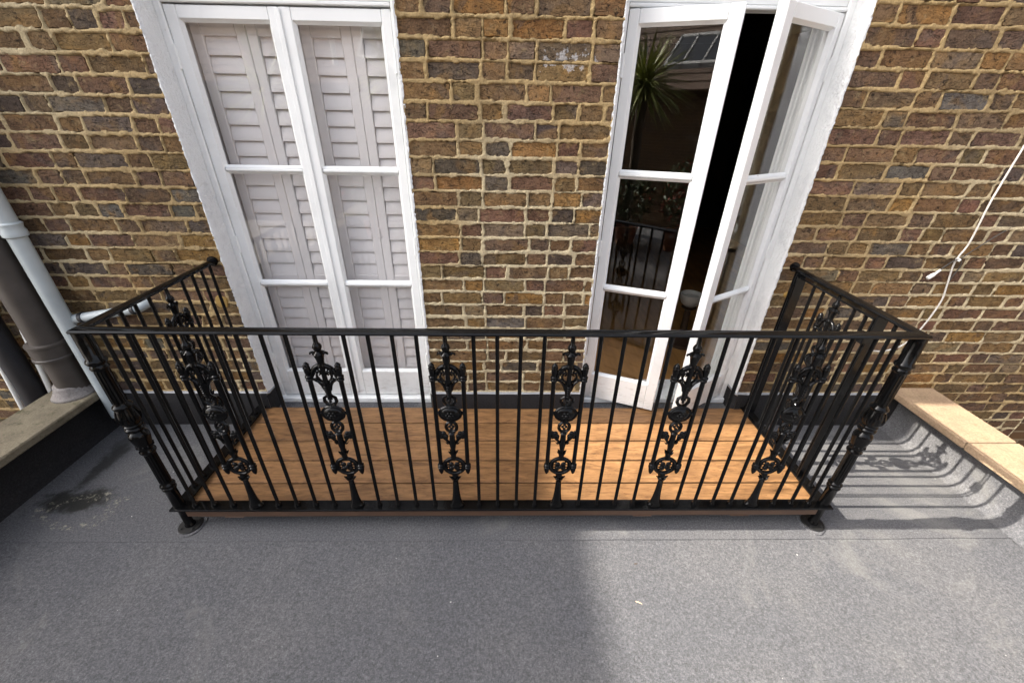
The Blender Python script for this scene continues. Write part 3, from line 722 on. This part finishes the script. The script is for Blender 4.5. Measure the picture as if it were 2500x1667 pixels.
for nm, sg in (('side_bar', 1),):
    m = MB(); m.lathe([(0.0022, 0.208), (0.006, 0.213), (0.010, 0.224), (0.0125, 0.238), (0.0105, 0.246), (0.015, 0.249), (0.015, 0.254), (0.0105, 0.257), (0.0145, 0.261), (0.0145, 0.267), (0.0094, 0.271), (0.0092, 0.716),
                        (0.0135, 0.719), (0.0135, 0.725), (0.0105, 0.728), (0.0145, 0.732), (0.0145, 0.739), (0.010, 0.743), (0.0110, 0.752), (0.0130, 0.764), (0.0125, 0.776), (0.0090, 0.783), (0.0120, 0.786), (0.0115, 0.790), (0.0075, 0.796), (0.0012, 0.803)], n=10)
    for a in range(5):
        an = 2*math.pi*a/5; m.ball((0.0105*math.cos(an), 0.0105*math.sin(an), 0.778), 0.0040, 0.0040, 0.0055, 6, 4)
    piece('side_bar', m)
m = MB(); m.lathe([(0.014, 0.304), (0.011, 0.312), (0.013, 0.330), (0.010, 0.338), (0.0105, 0.36), (0.0145, 0.385), (0.0125, 0.42), (0.0115, 0.448), (0.016, 0.452), (0.011, 0.458)], n=10)
for a in range(6):
    an = 2*math.pi*a/6+0.3; m.tube([(0.010*math.cos(an), 0.008*math.sin(an), 0.332), (0.016*math.cos(an), 0.012*math.sin(an), 0.342), (0.022*math.cos(an), 0.014*math.sin(an), 0.349)], [0.0055, 0.005, 0.0015], 5)
piece('stem', m)
m = MB()
m.tube([(0.008, 0, 0.385), (0.017, 0, 0.398), (0.026, 0, 0.415), (0.034, 0, 0.425), (0.044, 0, 0.428)], [0.005, 0.006, 0.0065, 0.007, 0.004], 7)
m.tube([(0.012, 0, 0.395), (0.022, 0, 0.39), (0.030, 0, 0.398)], [0.004, 0.004, 0.0015], 6)
for (x, z, r) in ((0.028, 0.434, 0.0125), (0.040, 0.438, 0.0125), (0.035, 0.450, 0.0115), (0.049, 0.455, 0.0085), (0.025, 0.423, 0.009), (0.045, 0.428, 0.0095), (0.046, 0.445, 0.010)): m.ball((x, -0.001, z), r, r*0.75, r*0.9, 8, 5)
piece('leaf', m)
m = MB(); m.ring((0, 0, 0.484), 0.0225, 0.0072, n=20, k=7, sz=1.15)
for (x, z) in ((0, 0.476), (-0.008, 0.488), (0.008, 0.488), (0, 0.498)): m.ball((x, -0.003, z), 0.0068, 0.006, 0.0068, 8, 5)
piece('lower_ring', m)
m = MB(); m.ball((0, 0, 0.557), 0.044, 0.021, 0.035, 20, 10); m.ring((0, -0.003, 0.557), 0.043, 0.0064, n=28, k=7, sz=0.84)
m.ball((0, -0.022, 0.558), 0.0080, 0.007, 0.0080, 8, 5)
for a in range(6): m.ball((0.0135*math.cos(a*math.pi/3), -0.0195, 0.558+0.0125*math.sin(a*math.pi/3)), 0.0066, 0.006, 0.0062, 7, 4)
for c in (-1, 1):
    m.tube([(c*0.038, 0, 0.557), (c*0.046, 0, 0.561), (c*0.053, 0, 0.556), (c*0.060, 0, 0.558)], [0.007, 0.005, 0.0078, 0.005], 7)
m.lathe([(0.009, 0.512), (0.012, 0.520), (0.009, 0.530)], n=8); m.lathe([(0.009, 0.583), (0.012, 0.592), (0.008, 0.598)], n=8)
piece('boss', m)
m = MB()
for c in (-1, 1):
    m.tube([(0, 0, 0.596), (c*0.014, 0, 0.602), (c*0.0235, 0, 0.618), (c*0.022, 0, 0.634), (c*0.012, 0, 0.642), (c*0.004, 0, 0.635), (c*0.006, 0, 0.626)], [0.007, 0.0072, 0.0072, 0.007, 0.0065, 0.0055, 0.005], 7)
m.ball((0, -0.002, 0.620), 0.006, 0.006, 0.010, 8, 5); piece('heart_scroll', m)
m = MB(); m.lathe([(0.010, 0.636), (0.0125, 0.645), (0.011, 0.655), (0.0135, 0.672), (0.016, 0.692), (0.017, 0.706)], n=10, sy=0.8)
for i in range(5): m.ball((0, -0.0125-0.0008*i, 0.650+0.0115*i), 0.0062+0.0004*i, 0.0045, 0.0048, 8, 5)
for c in (-1, 1):
    m.tube([(c*0.011, 0, 0.672), (c*0.0165, 0, 0.694), (c*0.0265, 0, 0.712), (c*0.041, 0, 0.722), (c*0.058, 0, 0.724)], [0.006, 0.0065, 0.0065, 0.006, 0.0065], 7)
    m.ball((c*0.033, -0.003, 0.727), 0.0065, 0.006, 0.006, 7, 4); m.ball((c*0.046, -0.003, 0.731), 0.0055, 0.005, 0.005, 7, 4)
piece('neck', m)
m = MB(); m.ring((0, 0, 0.737), 0.0465, 0.0085, 0, 180, n=20, k=8, sz=1.12); m.ring((0, -0.002, 0.737), 0.0365, 0.0032, 12, 168, n=18, k=5, sz=1.12)
m.lathe([(0.011, 0.700), (0.0095, 0.74), (0.011, 0.785)], n=8)
for c in (-1, 1):
    m.tube([(c*0.010, 0, 0.712), (c*0.022, 0, 0.722), (c*0.029, 0, 0.738), (c*0.024, 0, 0.754), (c*0.014, 0, 0.757), (c*0.013, 0, 0.747), (c*0.019, 0, 0.743)], [0.0045, 0.005, 0.005, 0.005, 0.0045, 0.004, 0.0035], 6)
    m.tube([(c*0.013, 0, 0.757), (c*0.020, 0, 0.770), (c*0.030, 0, 0.768)], [0.004, 0.0045, 0.002], 6)
    m.ball((c*0.024, -0.002, 0.757), 0.0055, 0.005, 0.0055, 7, 4)
piece('arch', m)
m = MB(); m.lathe([(0.012, 0.782), (0.016, 0.787), (0.0145, 0.793), (0.0125, 0.797), (0.0135, 0.806), (0.0165, 0.822), (0.0200, 0.836), (0.0235, 0.842), (0.0170, 0.848), (0.0105, 0.853), (0.0150, 0.860), (0.0172, 0.869), (0.0145, 0.879), (0.0085, 0.886), (0.0078, 0.928)], n=12)
for a in range(4):
    an = math.pi/2*a; m.tube([(0.016*math.cos(an), 0.012*math.sin(an), 0.838), (0.024*math.cos(an), 0.016*math.sin(an), 0.845), (0.031*math.cos(an), 0.02*math.sin(an), 0.842), (0.033*math.cos(an), 0.021*math.sin(an), 0.836)], [0.006, 0.0055, 0.005, 0.003], 6)
piece('finial', m)
def panel(x, y, rot, parent, flat=False):
    """flat: pieces hang directly on the parent (kept to three levels)"""
    org = (x, y, 0.156); p = empty('cast_panel', org, parent=parent)
    p.rotation_euler.z = rot
    for nm in ('foot', 'medallion', 'rosette', 'stem', 'lower_ring', 'boss', 'heart_scroll', 'neck', 'arch', 'finial'):
        o = bpy.data.objects.new(nm, P[nm]); COL.objects.link(o); o.parent = p
    for sg in (-1, 1):
        o = bpy.data.objects.new('side_bar', P['side_bar']); COL.objects.link(o); o.parent = p; o.location.x = sg*0.0595
        o = bpy.data.objects.new('leaf', P['leaf']); COL.objects.link(o); o.parent = p; o.scale.x = sg
    return p
PITCH = 0.474
for i in range(6):
    xo = (i-2.5)*PITCH; panel(xo, CY, 0, rail)
    if i < 5:
        for d in (0.105, 0.193, 0.281, 0.369): baluster(xo+d, CY)
for d in (0.105, 0.193, 0.281): baluster(-2.5*PITCH-d, CY); baluster(2.5*PITCH+d, CY)
# left side
panel(-CX, -0.352, R(90), rail)
for y in (-0.042, -0.108, -0.176, -0.250, -0.452, -0.526, -0.597, -0.662): baluster(-CX, y)
# right side: fixed pieces either side of the gate
baluster(CX, -0.040); baluster(CX, -0.668)
for y in (-0.078, -0.603):
    MB().cbox(CX-0.026, CX+0.026, y-0.004, y+0.004, 0.1565, 1.0815, 0.001).build('gate_jamb', 'black_iron', rail)

# turned corner posts
pp = [(0.026, 0.012), (0.026, 0.020), (0.0215, 0.024), (0.0215, 0.140), (0.027, 0.146), (0.030, 0.158), (0.027, 0.166), (0.0265, 0.262), (0.031, 0.266), (0.0335, 0.273), (0.031, 0.279), (0.0275, 0.282), (0.0325, 0.286), (0.035, 0.293), (0.032, 0.299), (0.0275, 0.303),
      (0.0248, 0.31), (0.0238, 0.488), (0.031, 0.492), (0.0345, 0.499), (0.0345, 0.506), (0.029, 0.511), (0.0305, 0.525), (0.0355, 0.550), (0.0405, 0.575), (0.0415, 0.590), (0.038, 0.601), (0.0295, 0.608), (0.0255, 0.613), (0.034, 0.617), (0.0395, 0.625), (0.0385, 0.632), (0.0315, 0.637), (0.036, 0.642), (0.0345, 0.648), (0.030, 0.652),
      (0.034, 0.660), (0.0390, 0.672), (0.0405, 0.686), (0.0380, 0.702), (0.0335, 0.720), (0.030, 0.732), (0.034, 0.736), (0.0365, 0.742), (0.034, 0.748), (0.028, 0.752), (0.0250, 0.76), (0.0245, 0.918), (0.030, 0.922), (0.0325, 0.929), (0.029, 0.936), (0.0265, 0.941), (0.0335, 0.947), (0.0365, 0.955), (0.034, 0.962), (0.0285, 0.967), (0.0285, 1.0835)]
pp = [(r*(0.86 if z < 0.645 else 0.92), z) for r, z in pp]
for sg in (-1, 1):
    px, py = sg*1.549, -0.768
    po = MB(); po.lathe(pp, (px, py, 0), 20); post = po.build('corner_post', 'black_iron', rail, (px, py, 0), True, 50)
    gd = MB()                                                              # gadroons on bulb and flutes on the shafts
    for a in range(12):
        an = 2*math.pi*a/12; c, s_ = math.cos(an), math.sin(an)
        gd.tube([(px+r*c, py+r*s_, z) for r, z in ((0.031, 0.661), (0.0385, 0.675), (0.0402, 0.688), (0.0370, 0.706), (0.032, 0.725))], [0.003, 0.0055, 0.0065, 0.005, 0.003], 6)
        gd.tube([(px+r*c, py+r*s_, z) for r, z in ((0.0240, 0.316), (0.0230, 0.484))], 0.0032, 5)
        gd.tube([(px+r*c, py+r*s_, z) for r, z in ((0.0242, 0.764), (0.0236, 0.914))], 0.0032, 5)
        gd.ball((px+0.0325*c, py+0.0325*s_, 0.532), 0.006, 0.006, 0.008, 6, 4)
    gd.v = [(px+(x-px)*0.86, py+(y-py)*0.86, z) if z < 0.645 else (px+(x-px)*0.92, py+(y-py)*0.92, z) for x, y, z in gd.v]
    gd.build('fluting', 'black_iron', post, (px, py, 0), True, 50)['kind'] = 'stuff'
    MB().lathe([(0.0520, 0.003), (0.0530, 0.009), (0.0505, 0.0115), (0.0185, 0.0125)], (px, py, 0), 24).build('base_plate', 'dull_iron', post, (px, py, 0), True)
    for a in (45, 135, 225, 315):
        MB().lathe([(0.006, 0.0115), (0.006, 0.0150), (0.004, 0.017)], (px+0.038*math.cos(R(a)), py+0.038*math.sin(R(a)), 0), 6).build('bolt', 'dull_iron', post)
    fp = MB(); vs = [(px, py, 0.006)]                                      # felt patch dressed round the base plate
    for i in range(20):
        a = 2*math.pi*i/20; q = 0.064+0.005*math.sin(3*a+sg)+random.uniform(-0.003, 0.003); vs.append((px+q*math.cos(a), py+q*math.sin(a), 0.0058))
    for i in range(20): vs.append((vs[1+i][0]+(vs[1+i][0]-px)*0.02, vs[1+i][1]+(vs[1+i][1]-py)*0.02, -0.002))
    fp.add(vs, [(0, 1+i, 1+(i+1) % 20) for i in range(20)] + [(1+i, 21+i, 21+(i+1) % 20, 1+(i+1) % 20) for i in range(20)]); fp.build('felt_collar', 'felt', post)

# gate in the right-hand side
gate = empty('balcony_gate', (CX, -0.09, 0.16), 'narrow black iron side gate with one scrollwork panel, right end of balcony', 'gate')
gy0, gy1 = -0.090, -0.590
for y in (gy0, gy1): MB().cbox(CX-0.025, CX+0.025, y-0.004, y+0.004, 0.165, 1.066, 0.001).build('gate_stile', 'black_iron', gate)
MB().cbox(CX-0.019, CX+0.019, gy1+0.0045, gy0-0.0045, 1.058, 1.066, 0.001).build('gate_rail', 'black_iron', gate)
MB().cbox(CX-0.019, CX+0.019, gy1+0.0045, gy0-0.0045, 0.1575, 0.1655, 0.001).build('gate_rail', 'black_iron', gate)
for y in (-0.195, -0.262, -0.464, -0.530): baluster(CX, y, gate, 0.98)
panel(CX, -0.361, R(90), gate)
for z in (0.22, 0.98):
    MB().tube([(CX-0.03, -0.084, z-0.035), (CX-0.03, -0.084, z-0.005), (CX-0.03, -0.084, z+0.005), (CX-0.03, -0.084, z+0.035)], [0.009, 0.009, 0.009, 0.009], 10).build('hinge', 'black_iron', gate, smooth=True)
lt = MB(); lt.cbox(CX-0.050, CX-0.027, -0.612, -0.572, 0.955, 1.005, 0.003); lt.tube([(CX-0.05, -0.592, 0.985), (CX-0.066, -0.592, 0.985), (CX-0.07, -0.57, 0.985)], 0.006, 8); lt.build('latch', 'black_iron', gate)

# ------------------------------------------------------------------ pipes on the left
def pipe(name, label, pts, rad, mat, collars=(), crad=1.14, clen=0.05, cat='pipe', group=None, n=20):
    p = empty(name, pts[0], label, cat, group); MB().tube(pts, rad, n).build('pipe_length', mat, p, smooth=True)
    a, b = Vector(pts[0]), Vector(pts[-1]); d = (b-a).normalized()
    for z in collars:
        t = (z-a.z)/d.z; c = a+d*t
        m_ = MB(); m_.tube([c-d*clen*0.5, c-d*clen*0.45, c-d*clen*0.32, c-d*clen*0.28, c+d*clen*0.28, c+d*clen*0.32, c+d*clen*0.45, c+d*clen*0.5], [rad*1.04, rad*crad, rad*crad, rad*(crad-0.06), rad*(crad-0.06), rad*crad, rad*crad, rad*1.04], n)
        m_.build('collar', mat, p, smooth=True)
    return p
dp = pipe('downpipe', 'pale grey painted downpipe on the wall, left of the balcony', [(-2.408, -0.075, 0.12), (-2.396, -0.075, 1.26), (-2.385, -0.075, 5.6)], 0.037, 'grey_pipe_paint')
sp = pipe('soil_pipe', 'thick dark brown soil pipe standing on the mossy coping', [(-2.558, -0.085, 0.335), (-2.535, -0.085, 1.2), (-2.52, -0.085, 5.6)], 0.070, 'soil_pipe_paint', (0.60,), 1.30, 0.11)
c_ = MB(); c_.tube([(-2.396, -0.075, 1.225), (-2.396, -0.075, 1.232), (-2.396, -0.075, 1.255), (-2.396, -0.075, 1.268), (-2.396, -0.075, 1.290), (-2.396, -0.075, 1.298)], [0.039, 0.047, 0.047, 0.042, 0.047, 0.039], 20); c_.build('collar', 'grey_pipe_paint', dp, smooth=True)
m_ = MB(); m_.lathe([(0.105, 0.300), (0.098, 0.310), (0.082, 0.335), (0.076, 0.36), (0.072, 0.375)], (-2.568, -0.092, 0), 18); m_.v = [(x+0.006*noise.noise(Vector((x*20, y*20, z*9))), min(y, -0.001), z) for x, y, z in m_.v]
m_.build('cement_fillet', 'cement', sp, smooth=True, angle=None)
wp = empty('waste_pipe', (-2.37, -0.05, 0.775), 'thin horizontal white waste pipe with black clips beside the grey downpipe', 'pipe')
MB().tube([(-2.385, -0.052, 0.768), (-2.20, -0.052, 0.800), (-2.035, -0.052, 0.828), (-2.005, -0.050, 0.836), (-1.985, -0.035, 0.845), (-1.978, 0.004, 0.848)], 0.025, 14).build('pipe_length', 'grey_pipe_paint', wp, smooth=True)
for x, z in ((-2.32, 0.7795), (-2.09, 0.8187), (-2.02, 0.832)):
    MB().tube([(x-0.009, -0.052, z-0.0015), (x+0.009, -0.052, z+0.0015)], 0.030, 14).build('clip', 'black_plastic', wp, smooth=True)
for i, (a, b, lab) in enumerate((((-2.80, -0.05, 0.05), (-2.69, -0.05, 0.70), 'thin white plastic pipe behind coping, the one nearer the soil pipe'), ((-3.03, -0.05, -0.05), (-2.90, -0.05, 0.80), 'thin white plastic pipe at the left edge, beside the black pipe'))):
    q = MB().tube([a, tuple((Vector(a)+Vector(b))/2), b], 0.0135, 12).build('overflow_pipe', 'white_plastic', None, a, smooth=True); tag(q, lab, 'pipe', 'thin white pipes beyond the left coping')
q = MB().tube([(-2.93, -0.07, -0.5), (-2.84, -0.07, 0.35), (-2.80, -0.07, 1.4), (-2.78, -0.07, 4.0)], 0.055, 16).build('black_pipe', 'black_plastic', None, (-2.9, -0.07, -0.5), smooth=True); tag(q, 'broad black plastic pipe between the two thin white pipes', 'pipe')

# ------------------------------------------------------------------ cable on the right
def smoothpath(pts, n=8):
    pts = [Vector(p) for p in pts]; out = []
    for i in range(len(pts)-1):
        p0, p1, p2, p3 = pts[max(i-1, 0)], pts[i], pts[i+1], pts[min(i+2, len(pts)-1)]
        for j in range(n):
            t = j/n; out.append(0.5*((2*p1)+(p2-p0)*t+(2*p0-5*p1+4*p2-p3)*t*t+(3*p1-p0-3*p2+p3)*t**3))
    return out + [pts[-1]]
cb_ = MB().tube(smoothpath([(2.47, -0.03, 2.5), (2.42, -0.032, 2.1), (2.401, -0.03, 1.74), (2.396, -0.028, 1.558), (2.394, -0.028, 1.423), (2.412, -0.022, 1.236), (2.398, -0.018, 1.13), (2.425, -0.020, 1.0), (2.440, -0.024, 0.90), (2.420, -0.022, 0.74), (2.375, -0.018, 0.625), (2.29, -0.014, 0.575), (2.20, -0.012, 0.575), (2.13, -0.004, 0.60)]), 0.0042, 8).build('cable', 'cable_plastic', None, (2.4, 0, 1.0), smooth=True)
tag(cb_, 'loose white cable hanging down the brick wall at right', 'cable')
wr = empty('wire', (2.40, -0.02, 1.14), 'thin dark wire with white plug end tied to the white cable', 'wire')
MB().tube(smoothpath([(2.338, -0.02, 1.083), (2.36, -0.022, 1.115), (2.385, -0.024, 1.14), (2.405, -0.03, 1.147), (2.428, -0.024, 1.13), (2.436, -0.02, 1.09), (2.428, -0.018, 1.03), (2.44, -0.014, 0.95)]), 0.0032, 6).build('strand', 'dark_wire', wr, smooth=True)
MB().tube(smoothpath([(2.405, -0.026, 1.147), (2.46, -0.022, 1.20), (2.54, -0.016, 1.27), (2.60, -0.008, 1.31)]), 0.0026, 6).build('strand', 'dark_wire', wr, smooth=True)
MB().tube([(2.341, -0.020, 1.086), (2.322, -0.021, 1.066), (2.315, -0.021, 1.059), (2.300, -0.021, 1.045), (2.292, -0.021, 1.038)], [0.006, 0.0065, 0.010, 0.011, 0.009], 10).build('plug', 'white_plastic', wr, smooth=True)
MB().tube([(2.400, -0.026, 1.138), (2.406, -0.026, 1.150)], 0.0085, 8).build('cable_tie', 'white_plastic', wr)

# ------------------------------------------------------------------ small litter on the roof felt
tw = MB().tube([(0.545, -1.135, -0.0035), (0.556, -1.139, -0.0025), (0.570, -1.146, -0.004)], [0.0016, 0.0024, 0.001], 5).build('wood_shaving', 'packer_wood', None, (0.55, -1.14, 0.006)); tag(tw, 'pale curled wood shaving lying in the sunlight on the felt', 'shaving')
tw = MB().tube([(0.585, -0.972, -0.003), (0.60, -0.971, -0.0035)], [0.003, 0.002], 5).build('leaf_scrap', 'dark_wood', None, (0.59, -0.97, 0.006)); tag(tw, 'tiny dark scrap of leaf on the sunlit felt', 'leaf')

# ------------------------------------------------------------------ room behind the windows
room = MB()
room.add([(-2.4, 0.05, 0.10), (3.6, 0.05, 0.10), (3.6, 5, 0.10), (-2.4, 5, 0.10)], [(0, 1, 2, 3)]); rf = room.build('room_floor', 'parquet'); tag(rf, kind='structure')
room = MB(); room.add([(-2.4, 0.05, 0.1), (-2.4, 5, 0.1), (-2.4, 5, 2.7), (-2.4, 0.05, 2.7), (3.6, 0.05, 0.1), (3.6, 5, 0.1), (3.6, 5, 2.7), (3.6, 0.05, 2.7)],
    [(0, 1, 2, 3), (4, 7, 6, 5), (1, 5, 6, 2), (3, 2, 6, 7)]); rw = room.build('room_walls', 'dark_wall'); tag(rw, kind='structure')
lm = empty('lamp', (1.50, 0.93, 0.10), 'white bowl-shaped lamp on a dark stand, in the gap between the open doors', 'lamp')
MB().lathe([(0.015, 0.43), (0.04, 0.437), (0.068, 0.462), (0.084, 0.50), (0.088, 0.54), (0.080, 0.545), (0.060, 0.52)], (1.50, 0.93, 0), 20).build('lamp_shade', 'cream_glass', lm, smooth=True)
MB().lathe([(0.15, 0.102), (0.15, 0.13), (0.03, 0.15), (0.025, 0.40), (0.06, 0.425), (0.02, 0.43)], (1.50, 0.93, 0), 16).build('stand', 'dark_wood', lm, smooth=True)

# ------------------------------------------------------------------ what the panes mirror: things behind the camera
def spiky(name, label, base, trunk, n, ln, seed, mat='leaf_green'):
    rg = random.Random(seed); t = empty(name, base, label, 'tree', 'spiky palms mirrored in the panes'); bx, by, bz = base
    MB().tube([(bx, by, bz), (bx+0.03, by, bz+trunk*0.5), (bx, by, bz+trunk)], [0.09, 0.07, 0.08], 10).build('trunk', 'bark', t, smooth=True)
    mb = MB()
    for i in range(n):
        az = rg.uniform(0, 2*math.pi); el = math.asin(rg.uniform(-0.75, 1.0)); l = ln*rg.uniform(0.75, 1.1); w = rg.uniform(0.012, 0.022)
        d = Vector((math.cos(az)*math.cos(el), math.sin(az)*math.cos(el), math.sin(el))); sd = d.cross(Vector((0, 0, 1))).normalized()*w
        c = Vector((bx, by, bz+trunk+0.05)); pts = [c+d*l*t_ + Vector((0, 0, -0.28*l*t_*t_*(1-abs(d.z)))) for t_ in (0.04, 0.35, 0.7, 1.0)]
        ws = (0.7, 1.0, 0.7, 0.05); up_ = Vector((0, 0, 0.006))
        vs = []
        for p_, w_ in zip(pts, ws): vs += [p_-sd*w_, p_-up_, p_+sd*w_]
        mb.add(vs, [(j*3+a, j*3+a+1, j*3+a+4, j*3+a+3) for j in range(3) for a in range(2)])
    mb.build('crown', mat, t)
spiky('palm', 'spiky green palm mirrored in the open right-hand door', (-1.62, -4.55, 0.01), 2.15, 230, 0.75, 1)
spiky('palm', 'spiky palm mirrored faintly in the closed left-hand window', (-2.95, -3.5, -0.9), 2.85, 170, 0.72, 2)
def shrub(name, label, base, r, h, n, seed, red):
    rg = random.Random(seed); t = empty(name, base, label, 'shrub', 'potted shrubs mirrored in the open door'); bx, by, bz = base
    MB().lathe([(0.13, 0), (0.17, 0.28), (0.18, 0.30), (0.16, 0.30), (0.15, 0.26)], base, 16).build('pot', 'terracotta', t, smooth=True)
    MB().tube([(bx, by, bz+0.25), (bx+0.02, by, bz+0.3+h*0.6)], [0.02, 0.01], 6).build('stem', 'bark', t)
    for nm, mat, cnt in (('foliage', 'leaf_dark', n), ('flowers', 'flower_red', int(n*red))):
        mb = MB()
        for i in range(cnt):
            d = Vector((rg.gauss(0, 1), rg.gauss(0, 1), rg.gauss(0, 1))).normalized()*rg.uniform(0.35, 1)**0.6
            c = Vector((bx+d.x*r, by+d.y*r, bz+0.3+h*0.5+d.z*h*0.5)); a = Vector((rg.gauss(0, 1), rg.gauss(0, 1), rg.gauss(0, 1))).normalized(); b = a.orthogonal().normalized()
            l, w = rg.uniform(0.03, 0.06), rg.uniform(0.012, 0.02); mb.add([c-a*l, c-b*w, c+a*l, c+b*w], [(0, 1, 2, 3)])
        mb.build(nm, mat, t)
shrub('potted_shrub', 'leafy potted shrub with red flowers mirrored in the open door', (-0.55, -4.1, 0.008), 0.33, 1.0, 700, 5, 0.25)
shrub('potted_shrub', 'low dark green potted shrub mirrored beside the red flowers', (-1.25, -3.9, 0.008), 0.36, 0.75, 700, 6, 0.03)
shrub('potted_shrub', 'bushy green potted plant mirrored low in the open door', (-2.1, -4.3, 0.008), 0.40, 0.9, 800, 9, 0.05)
nb = empty('neighbour_house', (-4, -10, -0.9), 'low brick house with tiled roof and skylight mirrored in the open door', 'house')
MB().box(-9, 4, -14, -9.2, -0.9, 2.35).build('wall', 'brickwork', nb)
rfm = MB(); pit = math.tan(R(40))
nrow = 22
for i in range(nrow):                                                      # courses of tiles, each lapping the next
    ya = -9.0-i*0.21; yb_ = -9.0-(i+1)*0.21-0.03; za = 2.32+(9.0*0+(-9.0-ya))*pit; zb = 2.32+(-9.0-yb_)*pit
    nt_ = 60
    for j in range(nt_):
        xa = -9.3+13.4*j/nt_ + (0.11 if i % 2 else 0); xb = xa+13.4/nt_-0.01
        rfm.add([(xa, ya, za+0.03), (xb, ya, za+0.03+random.uniform(-0.006, 0.006)), (xb, yb_, zb), (xa, yb_, zb), (xa, ya, za), (xb, ya, za)], [(0, 1, 2, 3), (4, 5, 1, 0)])
roof = rfm.build('roof', 'roof_tile', nb); roof['kind'] = 'stuff'
sk = MB(); sy = -9.75; 
def rp(x, y, up=0.0): return (x, y - up*math.sin(R(40))*-1*0 , 2.32+(-9.0-y)*pit+up)
for (x0, x1, y0, y1, mat) in ((-3.6, -2.2, -9.55, -10.4, 'white_frame'),):
    f = MB()
    for a, b, c, d in ((x0, x1, y0, y0-0.07), (x0, x1, y1+0.07, y1), (x0, x0+0.06, y0, y1), (x1-0.06, x1, y0, y1), (x0+0.44, x0+0.48, y0, y1), (x0+0.92, x0+0.96, y0, y1)):
        f.add([rp(a, c, 0.12), rp(b, c, 0.12), rp(b, d, 0.12), rp(a, d, 0.12), rp(a, c, 0), rp(b, c, 0), rp(b, d, 0), rp(a, d, 0)], [(0, 1, 2, 3), (0, 4, 5, 1), (2, 6, 7, 3), (0, 3, 7, 4), (1, 5, 6, 2)])
    sk_ = f.build('skylight', 'white_frame', nb); MB().add([rp(x0, y0, 0.09), rp(x1, y0, 0.09), rp(x1, y1, 0.09), rp(x0, y1, 0.09)], [(0, 1, 2, 3)]).build('pane', 'dark_glass', sk_)
MB().tube([(-4.1, -9.5, 2.7), (-4.1, -9.5, 3.25), (-4.1, -9.5, 3.3)], [0.06, 0.06, 0.09], 10).build('vent_pipe', 'white_plastic', nb, smooth=True)
nb2 = empty('neighbour_house', (-9, -17, -0.9), 'tall brown brick house with white sash windows mirrored above the tiled roof', 'house')
MB().box(-16, 6, -21, -16, -0.9, 7).build('wall', 'brickwork', nb2)
for x in (-12.0, -8.4, -5.2, -2.2):
    w = MB()
    for a, b, c, d in ((x, x+1.1, 4.0, 4.1), (x, x+1.1, 5.7, 5.8), (x, x+0.08, 4.1, 5.7), (x+1.02, x+1.1, 4.1, 5.7), (x+0.08, x+1.02, 4.86, 4.93), (x+0.53, x+0.57, 4.1, 4.86), (x+0.53, x+0.57, 4.93, 5.7)): w.box(a, b, -15.99, -15.93, c, d)
    wo = w.build('window', 'white_frame', nb2); MB().box(x, x+1.1, -15.995, -15.965, 4.0, 5.8).build('pane', 'dark_glass', wo)
nb3 = empty('neighbour_house', (-16, 0, -0.9), 'tall brick house out of view at left that shades half the roof', 'house')
MB().box(-22, -13.0, -2.6, 12, -0.9, 11.35).build('wall', 'brickwork', nb3)
pr = MB(); pr.box(-22.1, -12.92, -2.68, 12, 11.35, 11.78).build('parapet', 'mossy_stone', nb3)
wing = empty('neighbour_house', (7, -3, -0.9), 'added brown brick wing out of view at right, mirrored in the right-hand open door', 'house')  # unseen wing, added to keep the bright horizon sky out of the door glass
MB().box(6.0, 9.0, -5.0, -0.01, -0.9, 3.4).build('wall', 'brickwork', wing)
MB().box(5.94, 9.06, -5.06, -0.01, 3.4, 3.5).build('coping', 'mossy_stone', wing)
